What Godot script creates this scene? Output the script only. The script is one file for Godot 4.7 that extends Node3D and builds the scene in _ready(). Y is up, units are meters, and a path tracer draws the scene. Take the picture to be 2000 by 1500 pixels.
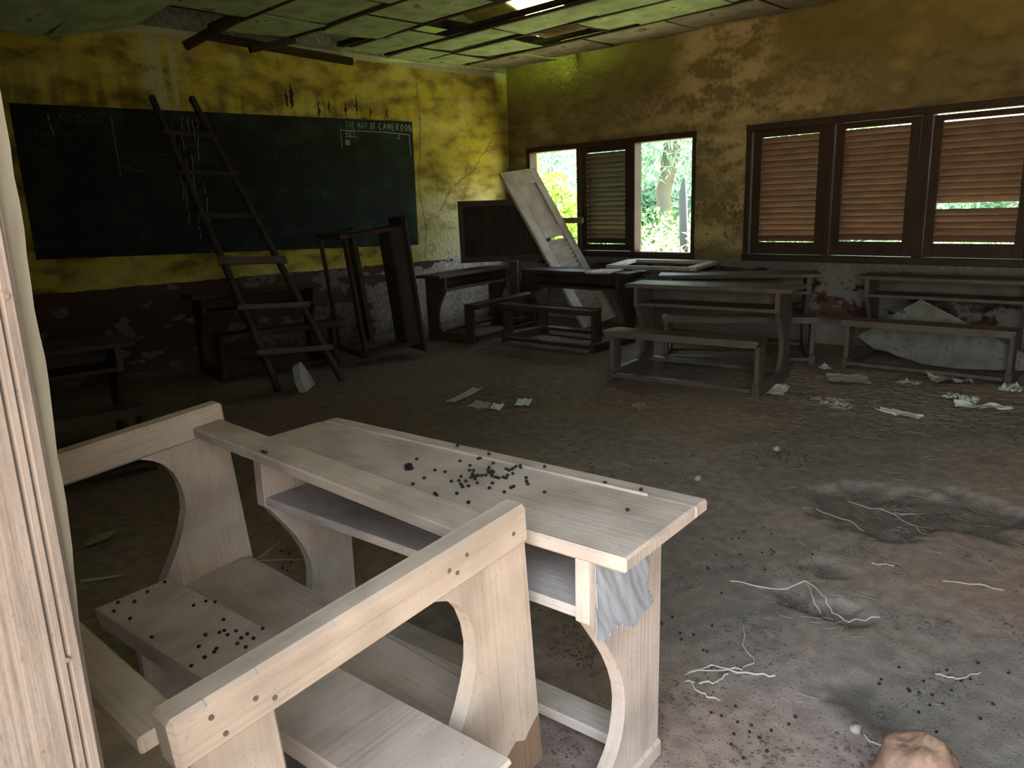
extends Node3D
# An abandoned classroom. x runs to the window wall, -z to the blackboard wall, y up, metres.

const WX := 7.45      # inner face of the window wall
const BZ := -7.33     # inner face of the blackboard wall
const SKY := 1.0
const EXPOSURE := 11.0
const SUN := 5.5
var rng := RandomNumberGenerator.new()
var M := {}           # materials
var taken := {}

# ------------------------------------------------------------------ naming and tagging
func numbered(called: String) -> String:
	var n: int = taken.get(called, 0)
	taken[called] = n + 1
	return called if n == 0 else "%s_%03d" % [called, n]

func thing(called: String, label: String, category: String, group := "") -> Node3D:
	var o := Node3D.new()
	o.name = numbered(called)
	add_child(o)
	tag(o, label, category, group)
	return o

func tag(o: Node, label: String, category: String, group := "") -> void:
	o.set_meta("label", label)
	o.set_meta("category", category)
	if group != "":
		o.set_meta("group", group)

func put(called: String, mesh: Mesh, mat: Material, parent: Node3D = null) -> MeshInstance3D:
	var o := MeshInstance3D.new()
	o.mesh = mesh
	o.material_override = mat
	o.cast_shadow = GeometryInstance3D.SHADOW_CASTING_SETTING_ON
	if parent == null:
		o.name = numbered(called)
		add_child(o)
	else:
		o.name = called
		parent.add_child(o, true)
	return o

func struct(called: String, mesh: Mesh, mat: Material, label: String, parent: Node3D = null) -> MeshInstance3D:
	var o := put(called, mesh, mat, parent)
	if parent == null:
		o.set_meta("kind", "structure")
		if label != "":
			o.set_meta("label", label)
	return o

# ------------------------------------------------------------------ mesh building
func nm() -> Dictionary:
	return {"v": PackedVector3Array(), "n": PackedVector3Array(), "t": PackedVector2Array(), "c": PackedColorArray()}

func done(m: Dictionary) -> ArrayMesh:
	var a := []
	a.resize(Mesh.ARRAY_MAX)
	a[Mesh.ARRAY_VERTEX] = m.v
	a[Mesh.ARRAY_NORMAL] = m.n
	a[Mesh.ARRAY_TEX_UV] = m.t
	if m.c.size() == m.v.size() and m.c.size() > 0:
		a[Mesh.ARRAY_COLOR] = m.c
	if m.has("i"):
		a[Mesh.ARRAY_INDEX] = m.i
	var r := ArrayMesh.new()
	r.add_surface_from_arrays(Mesh.PRIMITIVE_TRIANGLES, a)
	return r

func tri(m: Dictionary, a: Vector3, b: Vector3, c: Vector3, na: Vector3, nb: Vector3, nc: Vector3, ta := Vector2(), tb := Vector2(), tc := Vector2()) -> void:
	if (b - a).cross(c - a).dot(na + nb + nc) > 0.0:
		m.v.append_array([a, c, b]); m.n.append_array([na, nc, nb]); m.t.append_array([ta, tc, tb])
	else:
		m.v.append_array([a, b, c]); m.n.append_array([na, nb, nc]); m.t.append_array([ta, tb, tc])

func quad(m: Dictionary, a: Vector3, b: Vector3, c: Vector3, d: Vector3, n: Vector3, ta := Vector2(), tb := Vector2(), tc := Vector2(), td := Vector2()) -> void:
	tri(m, a, b, c, n, n, n, ta, tb, tc)
	tri(m, a, c, d, n, n, n, ta, tc, td)

# a board with chamfered edges; uv in metres, u along the grain (the longest side)
func board(m: Dictionary, xf: Transform3D, size: Vector3, ch := 0.005) -> void:
	var h := size * 0.5
	ch = minf(ch, minf(h.x, minf(h.y, h.z)) * 0.8)
	var g := 0
	if size.y > size.x and size.y >= size.z: g = 1
	elif size.z > size.x and size.z > size.y: g = 2
	var off := Vector2(rng.randf() * 3.0, rng.randf() * 3.0)
	var uv := func(p: Vector3, k: int) -> Vector2:
		var o := 3 - g - k if k != g else (1 if g != 1 else 0)
		if k == g:
			return Vector2(p[o] * 0.3, p[3 - g - o]) + off + Vector2(0.37, 0.21)
		return Vector2(p[g], p[o] + p[k] * 1.0) + off
	var P := func(i: int, s: Vector3) -> Vector3:   # corner s pulled in except along axis i
		var q := Vector3(s.x * (h.x - ch), s.y * (h.y - ch), s.z * (h.z - ch))
		q[i] = s[i] * h[i]
		return q
	for i in 3:
		var j := (i + 1) % 3
		var k := (i + 2) % 3
		for sg in [-1.0, 1.0]:
			var c := []
			for w in [[-1, -1], [1, -1], [1, 1], [-1, 1]]:
				var s := Vector3.ZERO
				s[i] = sg; s[j] = w[0]; s[k] = w[1]
				c.append(P.call(i, s))
			var n := Vector3.ZERO
			n[i] = sg
			var nw := (xf.basis * n).normalized()
			quad(m, xf * c[0], xf * c[1], xf * c[2], xf * c[3], nw, uv.call(c[0], i), uv.call(c[1], i), uv.call(c[2], i), uv.call(c[3], i))
	for i in 3:                                    # bevels along axis i
		var j := (i + 1) % 3
		var k := (i + 2) % 3
		for sj in [-1.0, 1.0]:
			for sk in [-1.0, 1.0]:
				var s0 := Vector3.ZERO
				s0[i] = -1; s0[j] = sj; s0[k] = sk
				var s1 := s0
				s1[i] = 1
				var n := Vector3.ZERO
				n[j] = sj; n[k] = sk
				var nw := (xf.basis * n).normalized()
				var a: Vector3 = P.call(j, s0); var b: Vector3 = P.call(j, s1); var c: Vector3 = P.call(k, s1); var d: Vector3 = P.call(k, s0)
				quad(m, xf * a, xf * b, xf * c, xf * d, nw, uv.call(a, j), uv.call(b, j), uv.call(c, j), uv.call(d, j))
	for x in [-1.0, 1.0]:
		for y in [-1.0, 1.0]:
			for z in [-1.0, 1.0]:
				var s := Vector3(x, y, z)
				var nw := (xf.basis * s).normalized()
				var a: Vector3 = P.call(0, s); var b: Vector3 = P.call(1, s); var c: Vector3 = P.call(2, s)
				tri(m, xf * a, xf * b, xf * c, nw, nw, nw, uv.call(a, 0), uv.call(b, 0), uv.call(c, 0))

# a board given by its low and high corners
func slab(m: Dictionary, lo: Vector3, hi: Vector3, ch := 0.005) -> void:
	board(m, Transform3D(Basis(), (lo + hi) * 0.5), hi - lo, ch)

func one(lo: Vector3, hi: Vector3, ch := 0.005) -> ArrayMesh:
	var m := nm()
	slab(m, lo, hi, ch)
	return done(m)

# a straight bar from a to b, w wide (along side), t thick
func bar(m: Dictionary, a: Vector3, b: Vector3, side: Vector3, w: float, t: float, ch := 0.004) -> void:
	var d := (b - a).normalized()
	var s := (side - d * side.dot(d)).normalized()
	board(m, Transform3D(Basis(d, s, d.cross(s)), (a + b) * 0.5), Vector3((b - a).length(), w, t), ch)

# outline in the plane of ex, ey, pushed from d0 to d1 along ez; grain runs along ey (or ex)
func plate(m: Dictionary, poly: PackedVector2Array, o: Vector3, ex: Vector3, ey: Vector3, ez: Vector3, d0: float, d1: float, grain_y := true) -> void:
	var idx := Geometry2D.triangulate_polygon(poly)
	var off := Vector2(rng.randf() * 3.0, rng.randf() * 3.0)
	var at := func(p: Vector2, d: float) -> Vector3: return o + ex * p.x + ey * p.y + ez * d
	var uv := func(p: Vector2) -> Vector2: return (Vector2(p.y, p.x) if grain_y else p) + off
	for i in range(0, idx.size(), 3):
		var a := poly[idx[i]]; var b := poly[idx[i + 1]]; var c := poly[idx[i + 2]]
		tri(m, at.call(a, d0), at.call(b, d0), at.call(c, d0), -ez, -ez, -ez, uv.call(a), uv.call(b), uv.call(c))
		tri(m, at.call(a, d1), at.call(b, d1), at.call(c, d1), ez, ez, ez, uv.call(a), uv.call(b), uv.call(c))
	var area := 0.0
	for i in poly.size():
		area += poly[i].cross(poly[(i + 1) % poly.size()])
	var run := 0.0
	for i in poly.size():
		var a := poly[i]; var b := poly[(i + 1) % poly.size()]
		var e := b - a
		var n2 := Vector2(e.y, -e.x).normalized() * signf(area)
		var n := (ex * n2.x + ey * n2.y).normalized()
		var t := [Vector2(run, d0), Vector2(run + e.length(), d0), Vector2(run + e.length(), d1), Vector2(run, d1)]
		if not grain_y:
			for k in 4: t[k] = Vector2(t[k].y, t[k].x)
		quad(m, at.call(a, d0), at.call(b, d0), at.call(b, d1), at.call(a, d1), n, t[0] + off, t[1] + off, t[2] + off, t[3] + off)
		run += e.length()

func tube(m: Dictionary, pts: Array, rad: Array, sides := 6) -> void:
	var rings := []
	var norms := []
	for i in pts.size():
		var d: Vector3 = (pts[mini(i + 1, pts.size() - 1)] - pts[maxi(i - 1, 0)]).normalized()
		var s := d.cross(Vector3.UP if absf(d.y) < 0.9 else Vector3.RIGHT).normalized()
		var t := d.cross(s)
		var r := []
		var nr := []
		for k in sides:
			var an := TAU * k / sides
			var n := s * cos(an) + t * sin(an)
			nr.append(n)
			r.append(pts[i] + n * rad[i])
		rings.append(r); norms.append(nr)
	for i in pts.size() - 1:
		for k in sides:
			var l := (k + 1) % sides
			tri(m, rings[i][k], rings[i][l], rings[i + 1][l], norms[i][k], norms[i][l], norms[i + 1][l], Vector2(i * .2, k * .1), Vector2(i * .2, k * .1 + .1), Vector2(i * .2 + .2, k * .1 + .1))
			tri(m, rings[i][k], rings[i + 1][l], rings[i + 1][k], norms[i][k], norms[i + 1][l], norms[i + 1][k], Vector2(i * .2, k * .1), Vector2(i * .2 + .2, k * .1 + .1), Vector2(i * .2 + .2, k * .1))
	for e in [0, pts.size() - 1]:
		var dn: Vector3 = (pts[0] - pts[1]).normalized() if e == 0 else (pts[e] - pts[e - 1]).normalized()
		for k in sides:
			tri(m, pts[e], rings[e][k], rings[e][(k + 1) % sides], dn, dn, dn)

# a lumpy ball
func lump(size: Vector3, rough: float, freq: float, sd: int, ru := 14, rv := 9, flat_bottom := -9.0) -> ArrayMesh:
	var nz := FastNoiseLite.new()
	nz.seed = sd; nz.frequency = freq; nz.fractal_octaves = 3
	var g := []
	for j in rv + 1:
		var row := []
		for i in ru:
			var th := PI * j / rv
			var ph := TAU * i / ru
			var d := Vector3(sin(th) * cos(ph), cos(th), sin(th) * sin(ph))
			var p := d * size * (1.0 + rough * nz.get_noise_3dv(d))
			p.y = maxf(p.y, flat_bottom)
			row.append(p)
		g.append(row)
	var m := nm()
	var no := func(j: int, i: int) -> Vector3:
		var e: Vector3 = g[j][(i + 1) % ru] - g[j][(i + ru - 1) % ru]
		var f: Vector3 = g[mini(j + 1, rv)][i] - g[maxi(j - 1, 0)][i]
		var n := e.cross(f)
		if n.length() < 1e-9: return Vector3.UP if j == 0 else Vector3.DOWN
		n = n.normalized()
		return n if n.dot(g[j][i]) > 0 else -n
	for j in rv:
		for i in ru:
			var l := (i + 1) % ru
			var na: Vector3 = no.call(j, i); var nb: Vector3 = no.call(j, l); var nc: Vector3 = no.call(j + 1, l); var nd: Vector3 = no.call(j + 1, i)
			tri(m, g[j][i], g[j][l], g[j + 1][l], na, nb, nc)
			tri(m, g[j][i], g[j + 1][l], g[j + 1][i], na, nc, nd)
	return done(m)

# a thin sheet over a grid: f(u, v) gives the point, keep(u, v) says which cells there are
func sheet(nu: int, nv: int, f: Callable, thick: float, keep = null) -> ArrayMesh:
	var m := nm()
	var no := func(u: float, v: float) -> Vector3:
		var e := 0.01
		var n: Vector3 = (f.call(u + e, v) - f.call(u - e, v)).cross(f.call(u, v + e) - f.call(u, v - e))
		return n.normalized()
	for i in nu:
		for j in nv:
			var u0 := float(i) / nu; var u1 := float(i + 1) / nu; var v0 := float(j) / nv; var v1 := float(j + 1) / nv
			if keep != null and not keep.call((u0 + u1) * .5, (v0 + v1) * .5):
				continue
			var p := [f.call(u0, v0), f.call(u1, v0), f.call(u1, v1), f.call(u0, v1)]
			var n := [no.call(u0, v0), no.call(u1, v0), no.call(u1, v1), no.call(u0, v1)]
			var t := [Vector2(u0, v0), Vector2(u1, v0), Vector2(u1, v1), Vector2(u0, v1)]
			for k in [[0, 1, 2], [0, 2, 3]]:
				tri(m, p[k[0]], p[k[1]], p[k[2]], n[k[0]], n[k[1]], n[k[2]], t[k[0]], t[k[1]], t[k[2]])
				tri(m, p[k[0]] - n[k[0]] * thick, p[k[1]] - n[k[1]] * thick, p[k[2]] - n[k[2]] * thick, -n[k[0]], -n[k[1]], -n[k[2]], t[k[0]], t[k[1]], t[k[2]])
			for e in 4:
				var uu: float = [.5, 1.0, .5, 0.0][e]
				var on_edge: bool = (e == 0 and j == 0) or (e == 1 and i == nu - 1) or (e == 2 and j == nv - 1) or (e == 3 and i == 0) or keep != null
				if on_edge and uu >= 0.0:
					var a: Vector3 = p[e]; var b: Vector3 = p[(e + 1) % 4]
					var outn: Vector3 = ((a + b) * .5 - (p[0] + p[2]) * .5).normalized()
					quad(m, a, b, b - n[(e + 1) % 4] * thick, a - n[e] * thick, outn, t[e], t[(e + 1) % 4], t[(e + 1) % 4], t[e])
	return done(m)

# ------------------------------------------------------------------ textures
func noise(sd: int, freq: float, oct := 4) -> FastNoiseLite:
	var n := FastNoiseLite.new()
	n.noise_type = FastNoiseLite.TYPE_SIMPLEX_SMOOTH
	n.seed = sd; n.frequency = freq; n.fractal_octaves = oct
	return n

func seam(w: int, h: int, sd: int, freq: float, oct := 4, to := Vector2i.ZERO) -> PackedByteArray:
	var im := noise(sd, freq, oct).get_seamless_image(w, h)
	im.convert(Image.FORMAT_L8)
	if to != Vector2i.ZERO:
		im.resize(to.x, to.y, Image.INTERPOLATE_CUBIC)
	return im.get_data()

func tex(w: int, h: int, bytes: PackedByteArray, fmt := Image.FORMAT_RGB8) -> ImageTexture:
	return ImageTexture.create_from_image(Image.create_from_data(w, h, false, fmt, bytes))

func mat(col: Color, rough := 0.9) -> StandardMaterial3D:
	var m := StandardMaterial3D.new()
	m.albedo_color = col
	m.roughness = rough
	m.metallic_specular = 0.3
	return m

func lin(r: float, g: float, b: float) -> Color:
	return Color(r, g, b).linear_to_srgb()

func make_wood() -> Array:
	var W := 2048; var H := 1024
	var s := Vector2i(W, H)
	var fine := seam(56, H, 11, 0.04, 4, s)
	var broad := seam(24, 128, 12, 0.035, 3, s)
	var blot := seam(256, 128, 13, 0.02, 4, s)
	var speck := seam(W, H, 14, 0.06, 3)
	var col := PackedByteArray(); col.resize(W * H * 3)
	var hei := PackedByteArray(); hei.resize(W * H)
	for i in W * H:
		var f := fine[i] / 255.0; var b := broad[i] / 255.0; var d := blot[i] / 255.0; var k := speck[i] / 255.0
		var g := 0.87 + 0.05 * (f - .5) + 0.03 * (b - .5) + 0.24 * (d - .5)
		var dark := clampf((d * .7 + f * .2 + k * .1 - .66) * 7.0, 0.0, 1.0)
		if k > .74 and f > .5: g -= (k - .74) * .9
		g *= 1.0 - 0.05 * clampf((0.28 - f) * 6.0, 0, 1)
		var r := g + 0.02 - dark * .10; var gg := g - dark * .085; var bb := g - .015 - dark * .06
		col[i * 3] = int(clampf(r, 0, 1) * 255); col[i * 3 + 1] = int(clampf(gg, 0, 1) * 255); col[i * 3 + 2] = int(clampf(bb, 0, 1) * 255)
		hei[i] = int(clampf(0.5 + (f - .5) * .9 + (k - .5) * .35, 0, 1) * 255)
	return [tex(W, H, col), tex(W, H, hei, Image.FORMAT_L8)]

func wood(c: Color, rough := 0.85, bump := 0.12) -> StandardMaterial3D:
	var m := mat(c, rough)
	m.albedo_texture = M.wood_tex[0]
	m.heightmap_enabled = true
	m.heightmap_texture = M.wood_tex[1]
	m.heightmap_scale = bump
	m.uv1_scale = Vector3(0.55, 1.5, 1)
	return m

# plaster for a wall W metres long and H high, painted by paint(x, y, noises) -> linear colour and height
func make_wall(w: int, h: int, size: Vector2, sd: int, paint: Callable) -> Array:
	var col := PackedByteArray(); col.resize(w * h * 3)
	var hei := PackedByteArray(); hei.resize(w * h)
	var n1 := noise(sd, 1.1, 5); var n2 := noise(sd + 1, 3.0, 4); var n3 := noise(sd + 2, 14.0, 3); var n4 := noise(sd + 3, 1.0, 3)
	for j in h:
		var y := (1.0 - (j + .5) / h) * size.y
		for i in w:
			var x := (i + .5) / w * size.x
			var a := n1.get_noise_2d(x, y * 1.7); var b := n2.get_noise_2d(x * .8, y * 1.6); var c := n3.get_noise_2d(x, y); var d := n4.get_noise_2d(x * 6.0, y * .5)
			var r: Color = paint.call(x, y, a, b, c, d)
			var at := (j * w + i) * 3
			var q := r.linear_to_srgb()
			col[at] = int(clampf(q.r, 0, 1) * 255); col[at + 1] = int(clampf(q.g, 0, 1) * 255); col[at + 2] = int(clampf(q.b, 0, 1) * 255)
			hei[j * w + i] = int(clampf(r.a, 0, 1) * 255)
	return [tex(w, h, col), tex(w, h, hei, Image.FORMAT_L8)]

func near_line(x: float, y: float, pts: Array) -> float:
	var best := 99.0
	var p := Vector2(x, y)
	for i in pts.size() - 1:
		best = minf(best, p.distance_to(Geometry2D.get_closest_point_to_segment(p, pts[i], pts[i + 1])))
	return best

func paint_board_wall(x: float, y: float, a: float, b: float, c: float, d: float) -> Color:
	var h := 0.5 + c * .3 + b * .3
	var col := Color(.34, .285, .04)
	col = col.lerp(Color(.16, .125, .024), clampf(.42 + b * 1.3 + a * .5, 0, 1))
	col = col.lerp(Color(.44, .385, .10), clampf(a * 1.6 + .05, 0, .8))
	col = col.lerp(Color(.09, .075, .02), clampf((b * .6 - a * .8 - .28) * 2.2, 0, .6) * smoothstep(6.6, 5.2, x))
	# low near the corner: faded paint, with window light painted into the colour
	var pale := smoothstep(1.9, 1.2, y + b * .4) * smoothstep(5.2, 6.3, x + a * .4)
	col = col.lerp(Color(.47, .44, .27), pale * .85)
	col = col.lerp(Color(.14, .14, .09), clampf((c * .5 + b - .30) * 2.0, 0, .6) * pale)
	# runs of wet from the ceiling, soot over the board
	col = col.lerp(Color(.10, .12, .03), smoothstep(2.4, 3.0, y) * clampf(d * .7 + b * .8 - .05, 0, .5))
	col = col.lerp(Color(.03, .03, .012), smoothstep(.30, .02, absf(y - 2.46) + b * .1) * clampf(.25 + d * .8 + b * .6, 0, .6) * smoothstep(6.2, 5.4, x))
	# the patch under the hole in the ceiling where birds sit
	var bird := smoothstep(.30, .05, absf(x - 3.05) + b * .1) * smoothstep(2.2, 2.5, y) * smoothstep(3.15, 2.9, y)
	col = col.lerp(Color(.34, .36, .20), bird * clampf(.35 + d * 2.2, 0, .9))
	if y > 3.03 + b * .02:
		col = Color(.30, .29, .20) if x > 2.6 and y < 3.10 else Color(.12, .12, .10) * (1.0 + c * .5)
	# cracks
	var k := minf(near_line(x + c * .02, y + b * .03, [Vector2(5.95, 2.93), Vector2(5.98, 2.4), Vector2(5.90, 1.7), Vector2(5.97, 1.2), Vector2(5.93, .85)]), near_line(x + c * .03, y + b * .04, [Vector2(7.35, 2.55), Vector2(7.1, 2.2), Vector2(6.8, 1.9), Vector2(6.4, 1.66), Vector2(6.2, 1.4)]))
	if k < .0045:
		col = col.lerp(Color(.05, .04, .02), .7); h = .2
	elif k < .014: col = col * .92
	# black finger marks over the board
	for s in [[4.25, 2.58, .018, .10], [4.31, 2.60, .026, .13], [4.62, 2.5, .012, .09], [4.75, 2.53, .012, .10], [4.95, 2.52, .02, .09], [5.1, 2.56, .014, .13], [5.28, 2.5, .015, .08], [5.5, 2.5, .012, .07]]:
		if absf(x - s[0] + c * .02) < s[2] * (1.0 - absf(y - s[1]) / s[3]): col = Color(.02, .02, .012)
	# dado: a brown band over bare grey plaster that has come away
	var top := .82 + .03 * (6.0 - x) / 4.0 + b * .012
	if y < top:
		var base := Color(.055, .032, .026)
		var bare := smoothstep(.04, .12, a * .6 + b * .7 + (top - y) * .42 - .02 - .25 * smoothstep(4.6, 3.4, x) + .55 * smoothstep(5.0, 5.5, x) * smoothstep(.05, .10, top - y))
		base = base.lerp(Color(.30, .27, .235).lerp(Color(.10, .08, .06), smoothstep(5.6, 4.8, x)) * (1.0 + c * .45 + b * .3), bare)
		h = lerpf(.72 + c * .06, .35 + c * .32 + b * .4, bare)
		base = base.lerp(Color(.06, .05, .04), smoothstep(.22, .0, y) * .6)
		base.a = h
		return base
	col.a = h
	return col

func paint_window_wall(x: float, y: float, a: float, b: float, c: float, d: float) -> Color:
	# x is the distance from the blackboard corner
	var h := 0.5 + c * .35 + b * .3
	var col := Color(.165, .132, .055)
	col = col.lerp(Color(.085, .06, .028), clampf(.35 + b * 1.2 + a * .6, 0, 1))
	col = col.lerp(Color(.29, .235, .09), clampf(a * 1.5 + b * .6 - .1, 0, .85))
	col = col.lerp(Color(.16, .14, .03), smoothstep(2.45, 2.9, y + b * .2) * .6)
	var pier := maxf(smoothstep(.75, .30, absf(x - 3.12)), .8 * smoothstep(1.9, .6, absf(x - 3.2) + a) * smoothstep(2.75, 2.4, y + b * .3) * smoothstep(2.05, 2.2, y))  # the pier, plus a tan patch above the windows painted as if lit
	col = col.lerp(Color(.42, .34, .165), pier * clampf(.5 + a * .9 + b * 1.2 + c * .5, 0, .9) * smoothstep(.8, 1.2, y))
	col = col.lerp(Color(.06, .045, .02), clampf((b * .8 + c * .9 - a * .5 - .28) * 3.0, 0, .75) * smoothstep(2.1, 1.3, y))
	var edge := smoothstep(.10, .02, absf(y - 2.15)) * clampf(.4 + b, 0, 1)
	col = col.lerp(Color(.05, .045, .02), edge * .7)
	if y < .815:
		var base := Color(.15, .145, .13)
		var t := smoothstep(.0, .10, a * .8 + b * .9 + c * .25 - .02)
		var red := Color(.085, .022, .018)
		base = base.lerp(red * (1.0 + c * .5), t * .8 * smoothstep(.12, .3, y))
		base = base.lerp(Color(.02, .017, .014), clampf((b + c * .6 - .1) * 3.0, 0, .9) * smoothstep(.2, .35, y))
		base = base.lerp(Color(.22, .205, .17), smoothstep(.30, .1, y + b * .1) * .7)
		if y > .72 + b * .02: base = Color(.14, .135, .11) * (1.0 + c * .3)
		h = .5 + t * .3 + c * .25
		base.a = h
		return base
	col.a = h
	return col

# chalk letters as strokes on a unit box
const GLYPH := {"T": [[0, 1, 1, 1], [.5, 1, .5, 0]], "H": [[0, 1, 0, 0], [1, 1, 1, 0], [0, .5, 1, .5]], "E": [[0, 1, 0, 0], [0, 1, .9, 1], [0, .5, .7, .5], [0, 0, .9, 0]], "M": [[0, 0, 0, 1], [0, 1, .5, .4], [.5, .4, 1, 1], [1, 1, 1, 0]],
	"A": [[0, 0, .5, 1], [.5, 1, 1, 0], [.2, .4, .8, .4]], "P": [[0, 0, 0, 1], [0, 1, .9, .9], [.9, .9, .8, .5], [.8, .5, 0, .45]], "O": [[.5, 1, 0, .6], [0, .6, .3, 0], [.3, 0, .9, .2], [.9, .2, .9, .8], [.9, .8, .5, 1]], "F": [[0, 0, 0, 1], [0, 1, .9, 1], [0, .5, .6, .5]],
	"C": [[.9, .9, .3, 1], [.3, 1, 0, .5], [0, .5, .3, 0], [.3, 0, .9, .1]], "R": [[0, 0, 0, 1], [0, 1, .9, .85], [.9, .85, 0, .45], [.3, .45, .9, 0]], "N": [[0, 0, 0, 1], [0, 1, .9, 0], [.9, 0, .9, 1]], "K": [[0, 0, 0, 1], [.9, 1, 0, .5], [0, .5, .9, 0]], "Y": [[0, 1, .5, .5], [1, 1, .5, .5], [.5, .5, .5, 0]]}

func chalk(im: Image, a: Vector2, b: Vector2, w: float, strength: float, col := Color(.8, .82, .78)) -> void:
	var n := int(a.distance_to(b) * 1.5) + 2
	for i in n:
		var p := a.lerp(b, float(i) / n)
		for k in int(w * w + 1):
			var q := p + Vector2(rng.randf_range(-w, w), rng.randf_range(-w, w)) * .5
			var x := int(q.x); var y := int(q.y)
			if x >= 0 and y >= 0 and x < im.get_width() and y < im.get_height():
				im.set_pixel(x, y, im.get_pixel(x, y).lerp(col, strength * rng.randf_range(.2, 1.0)))

func make_blackboard() -> ImageTexture:
	var W := 1800; var H := 600                    # 4.05 m by 1.36 m
	var cl := seam(256, 86, 51, .03, 5, Vector2i(W, H)); var st := seam(90, 300, 52, .03, 3, Vector2i(W, H)); var fi := seam(450, 150, 53, .2, 2, Vector2i(W, H))
	var by := PackedByteArray(); by.resize(W * H * 3)
	for i in W * H:
		var g := .052 + .09 * maxf(0.0, cl[i] / 255.0 - .45) + .05 * maxf(0.0, st[i] / 255.0 - .6) + .02 * (fi[i] / 255.0 - .5)
		var e := float(i % W) / W
		by[i * 3] = int(clampf(g * (1.35 - .25 * e) * 255 * 1.15, 0, 255)); by[i * 3 + 1] = int(clampf(g * (1.70 + .25 * e) * 255 * 1.05, 0, 255)); by[i * 3 + 2] = int(clampf(g * (1.55 + .15 * e) * 255 * 1.05, 0, 255))
	var im := Image.create_from_data(W, H, false, Image.FORMAT_RGB8, by)
	var px := func(x: float, y: float) -> Vector2: return Vector2((x - 1.78) / 4.05 * W, (2.43 - y) / 1.37 * H)   # wall metres to picture
	# title and map frame, upper right
	var words := ["THE", "MAP", "OF", "CAMEROON"]
	var x := 4.91
	for wd in words.size():
		for ch in words[wd]:
			var cw: float = .050 if wd == 3 else .036
			var str := .5 if wd == 3 or wd == 2 else .3
			for s in GLYPH[ch]:
				chalk(im, px.call(x + s[0] * cw * .7 + rng.randf_range(-.004, .004), 2.318 + s[1] * .075), px.call(x + s[2] * cw * .7, 2.318 + s[3] * .075 + rng.randf_range(-.004, .004)), 2.6, str)
			x += cw + .011
		x += .022
	x = 4.915
	for ch in "KEY":
		for s in GLYPH[ch]:
			chalk(im, px.call(x + s[0] * .03, 2.235 + s[1] * .05), px.call(x + s[2] * .03, 2.235 + s[3] * .05), 2.2, .5)
		x += .042
	for l in [[4.86, 2.295, 5.78, 2.285, .7], [4.845, 2.33, 4.845, 2.09, .5], [5.775, 2.285, 5.785, 2.06, .6], [4.90, 2.222, 5.05, 2.222, .6], [5.62, 2.285, 5.64, 2.225, .6], [5.58, 2.25, 5.63, 2.23, .4], [4.90, 2.18, 4.95, 2.18, .5], [4.90, 2.18, 4.90, 2.13, .5], [4.95, 2.18, 4.95, 2.13, .5], [4.90, 2.13, 4.95, 2.13, .5], [2.53, 2.36, 2.54, 1.79, .30], [2.55, 1.9, 2.75, 1.83, .2]]:
		chalk(im, px.call(l[0], l[1]), px.call(l[2], l[3]), 2.4, l[4])
	for k in 14: chalk(im, px.call(4.905 + k * .003, 2.175), px.call(4.905 + k * .003, 2.135), 1.6, .3)
	# old writing that can no longer be read: short broken strokes in rows
	for row in [[2.1, 2.45, 2.345, .035, .34], [2.0, 2.45, 2.29, .035, .34], [1.9, 2.2, 2.17, .02, .25], [1.85, 2.3, 2.06, .06, .20], [3.2, 3.35, 2.21, .03, .3], [3.1, 3.35, 2.08, .04, .3], [2.85, 3.4, 1.99, .03, .26], [2.9, 3.4, 1.93, .03, .22], [3.9, 4.8, 1.98, .04, .22], [4.1, 4.7, 1.86, .05, .22], [3.95, 4.75, 1.62, .07, .22], [4.0, 4.5, 1.22, .05, .26], [3.7, 4.3, 1.78, .05, .15], [4.9, 5.7, 1.30, .07, .22]]:
		var q: float = row[0]
		while q < row[1]:
			if rng.randf() < .8:
				var a: Vector2 = Vector2(q, row[2] + rng.randf_range(-.2, 1.0) * row[3])
				var b: Vector2 = a + Vector2(rng.randf_range(-.4, .6), rng.randf_range(-1.0, .7)) * row[3]
				chalk(im, px.call(a.x, a.y), px.call(b.x, b.y), 1.7, row[4])
			q += row[3] * rng.randf_range(.35, .9)
	for k in 22:
		var a := Vector2(rng.randf_range(3.6, 5.7), rng.randf_range(1.15, 2.1))
		var b := a + Vector2(rng.randf_range(-.09, .09), rng.randf_range(-.12, .12))
		chalk(im, px.call(a.x, a.y), px.call(b.x, b.y), 1.5, .13)
	# white runs down the board from the birds above
	for s in [[3.05, 2.30, 1.55, .5], [3.12, 2.2, 1.85, .5], [3.19, 2.0, 1.20, .6], [3.27, 1.75, 1.08, .7], [3.28, 2.36, 1.95, .6], [3.24, 2.35, 2.15, .5], [3.20, 2.36, 2.2, .5], [3.15, 2.37, 2.23, .5], [3.09, 1.95, 1.35, .5], [2.05, 2.38, 2.20, .75], [3.3, 2.34, 2.2, .5]]:
		var p := Vector2(s[0], s[1])
		while p.y > s[2]:
			var q := p + Vector2(rng.randf_range(-.007, .007), -.03)
			if rng.randf() < .85: chalk(im, px.call(p.x, p.y), px.call(q.x, q.y), 2.2, s[3], Color(.75, .75, .66))
			p = q
	return ImageTexture.create_from_image(im)

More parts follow.
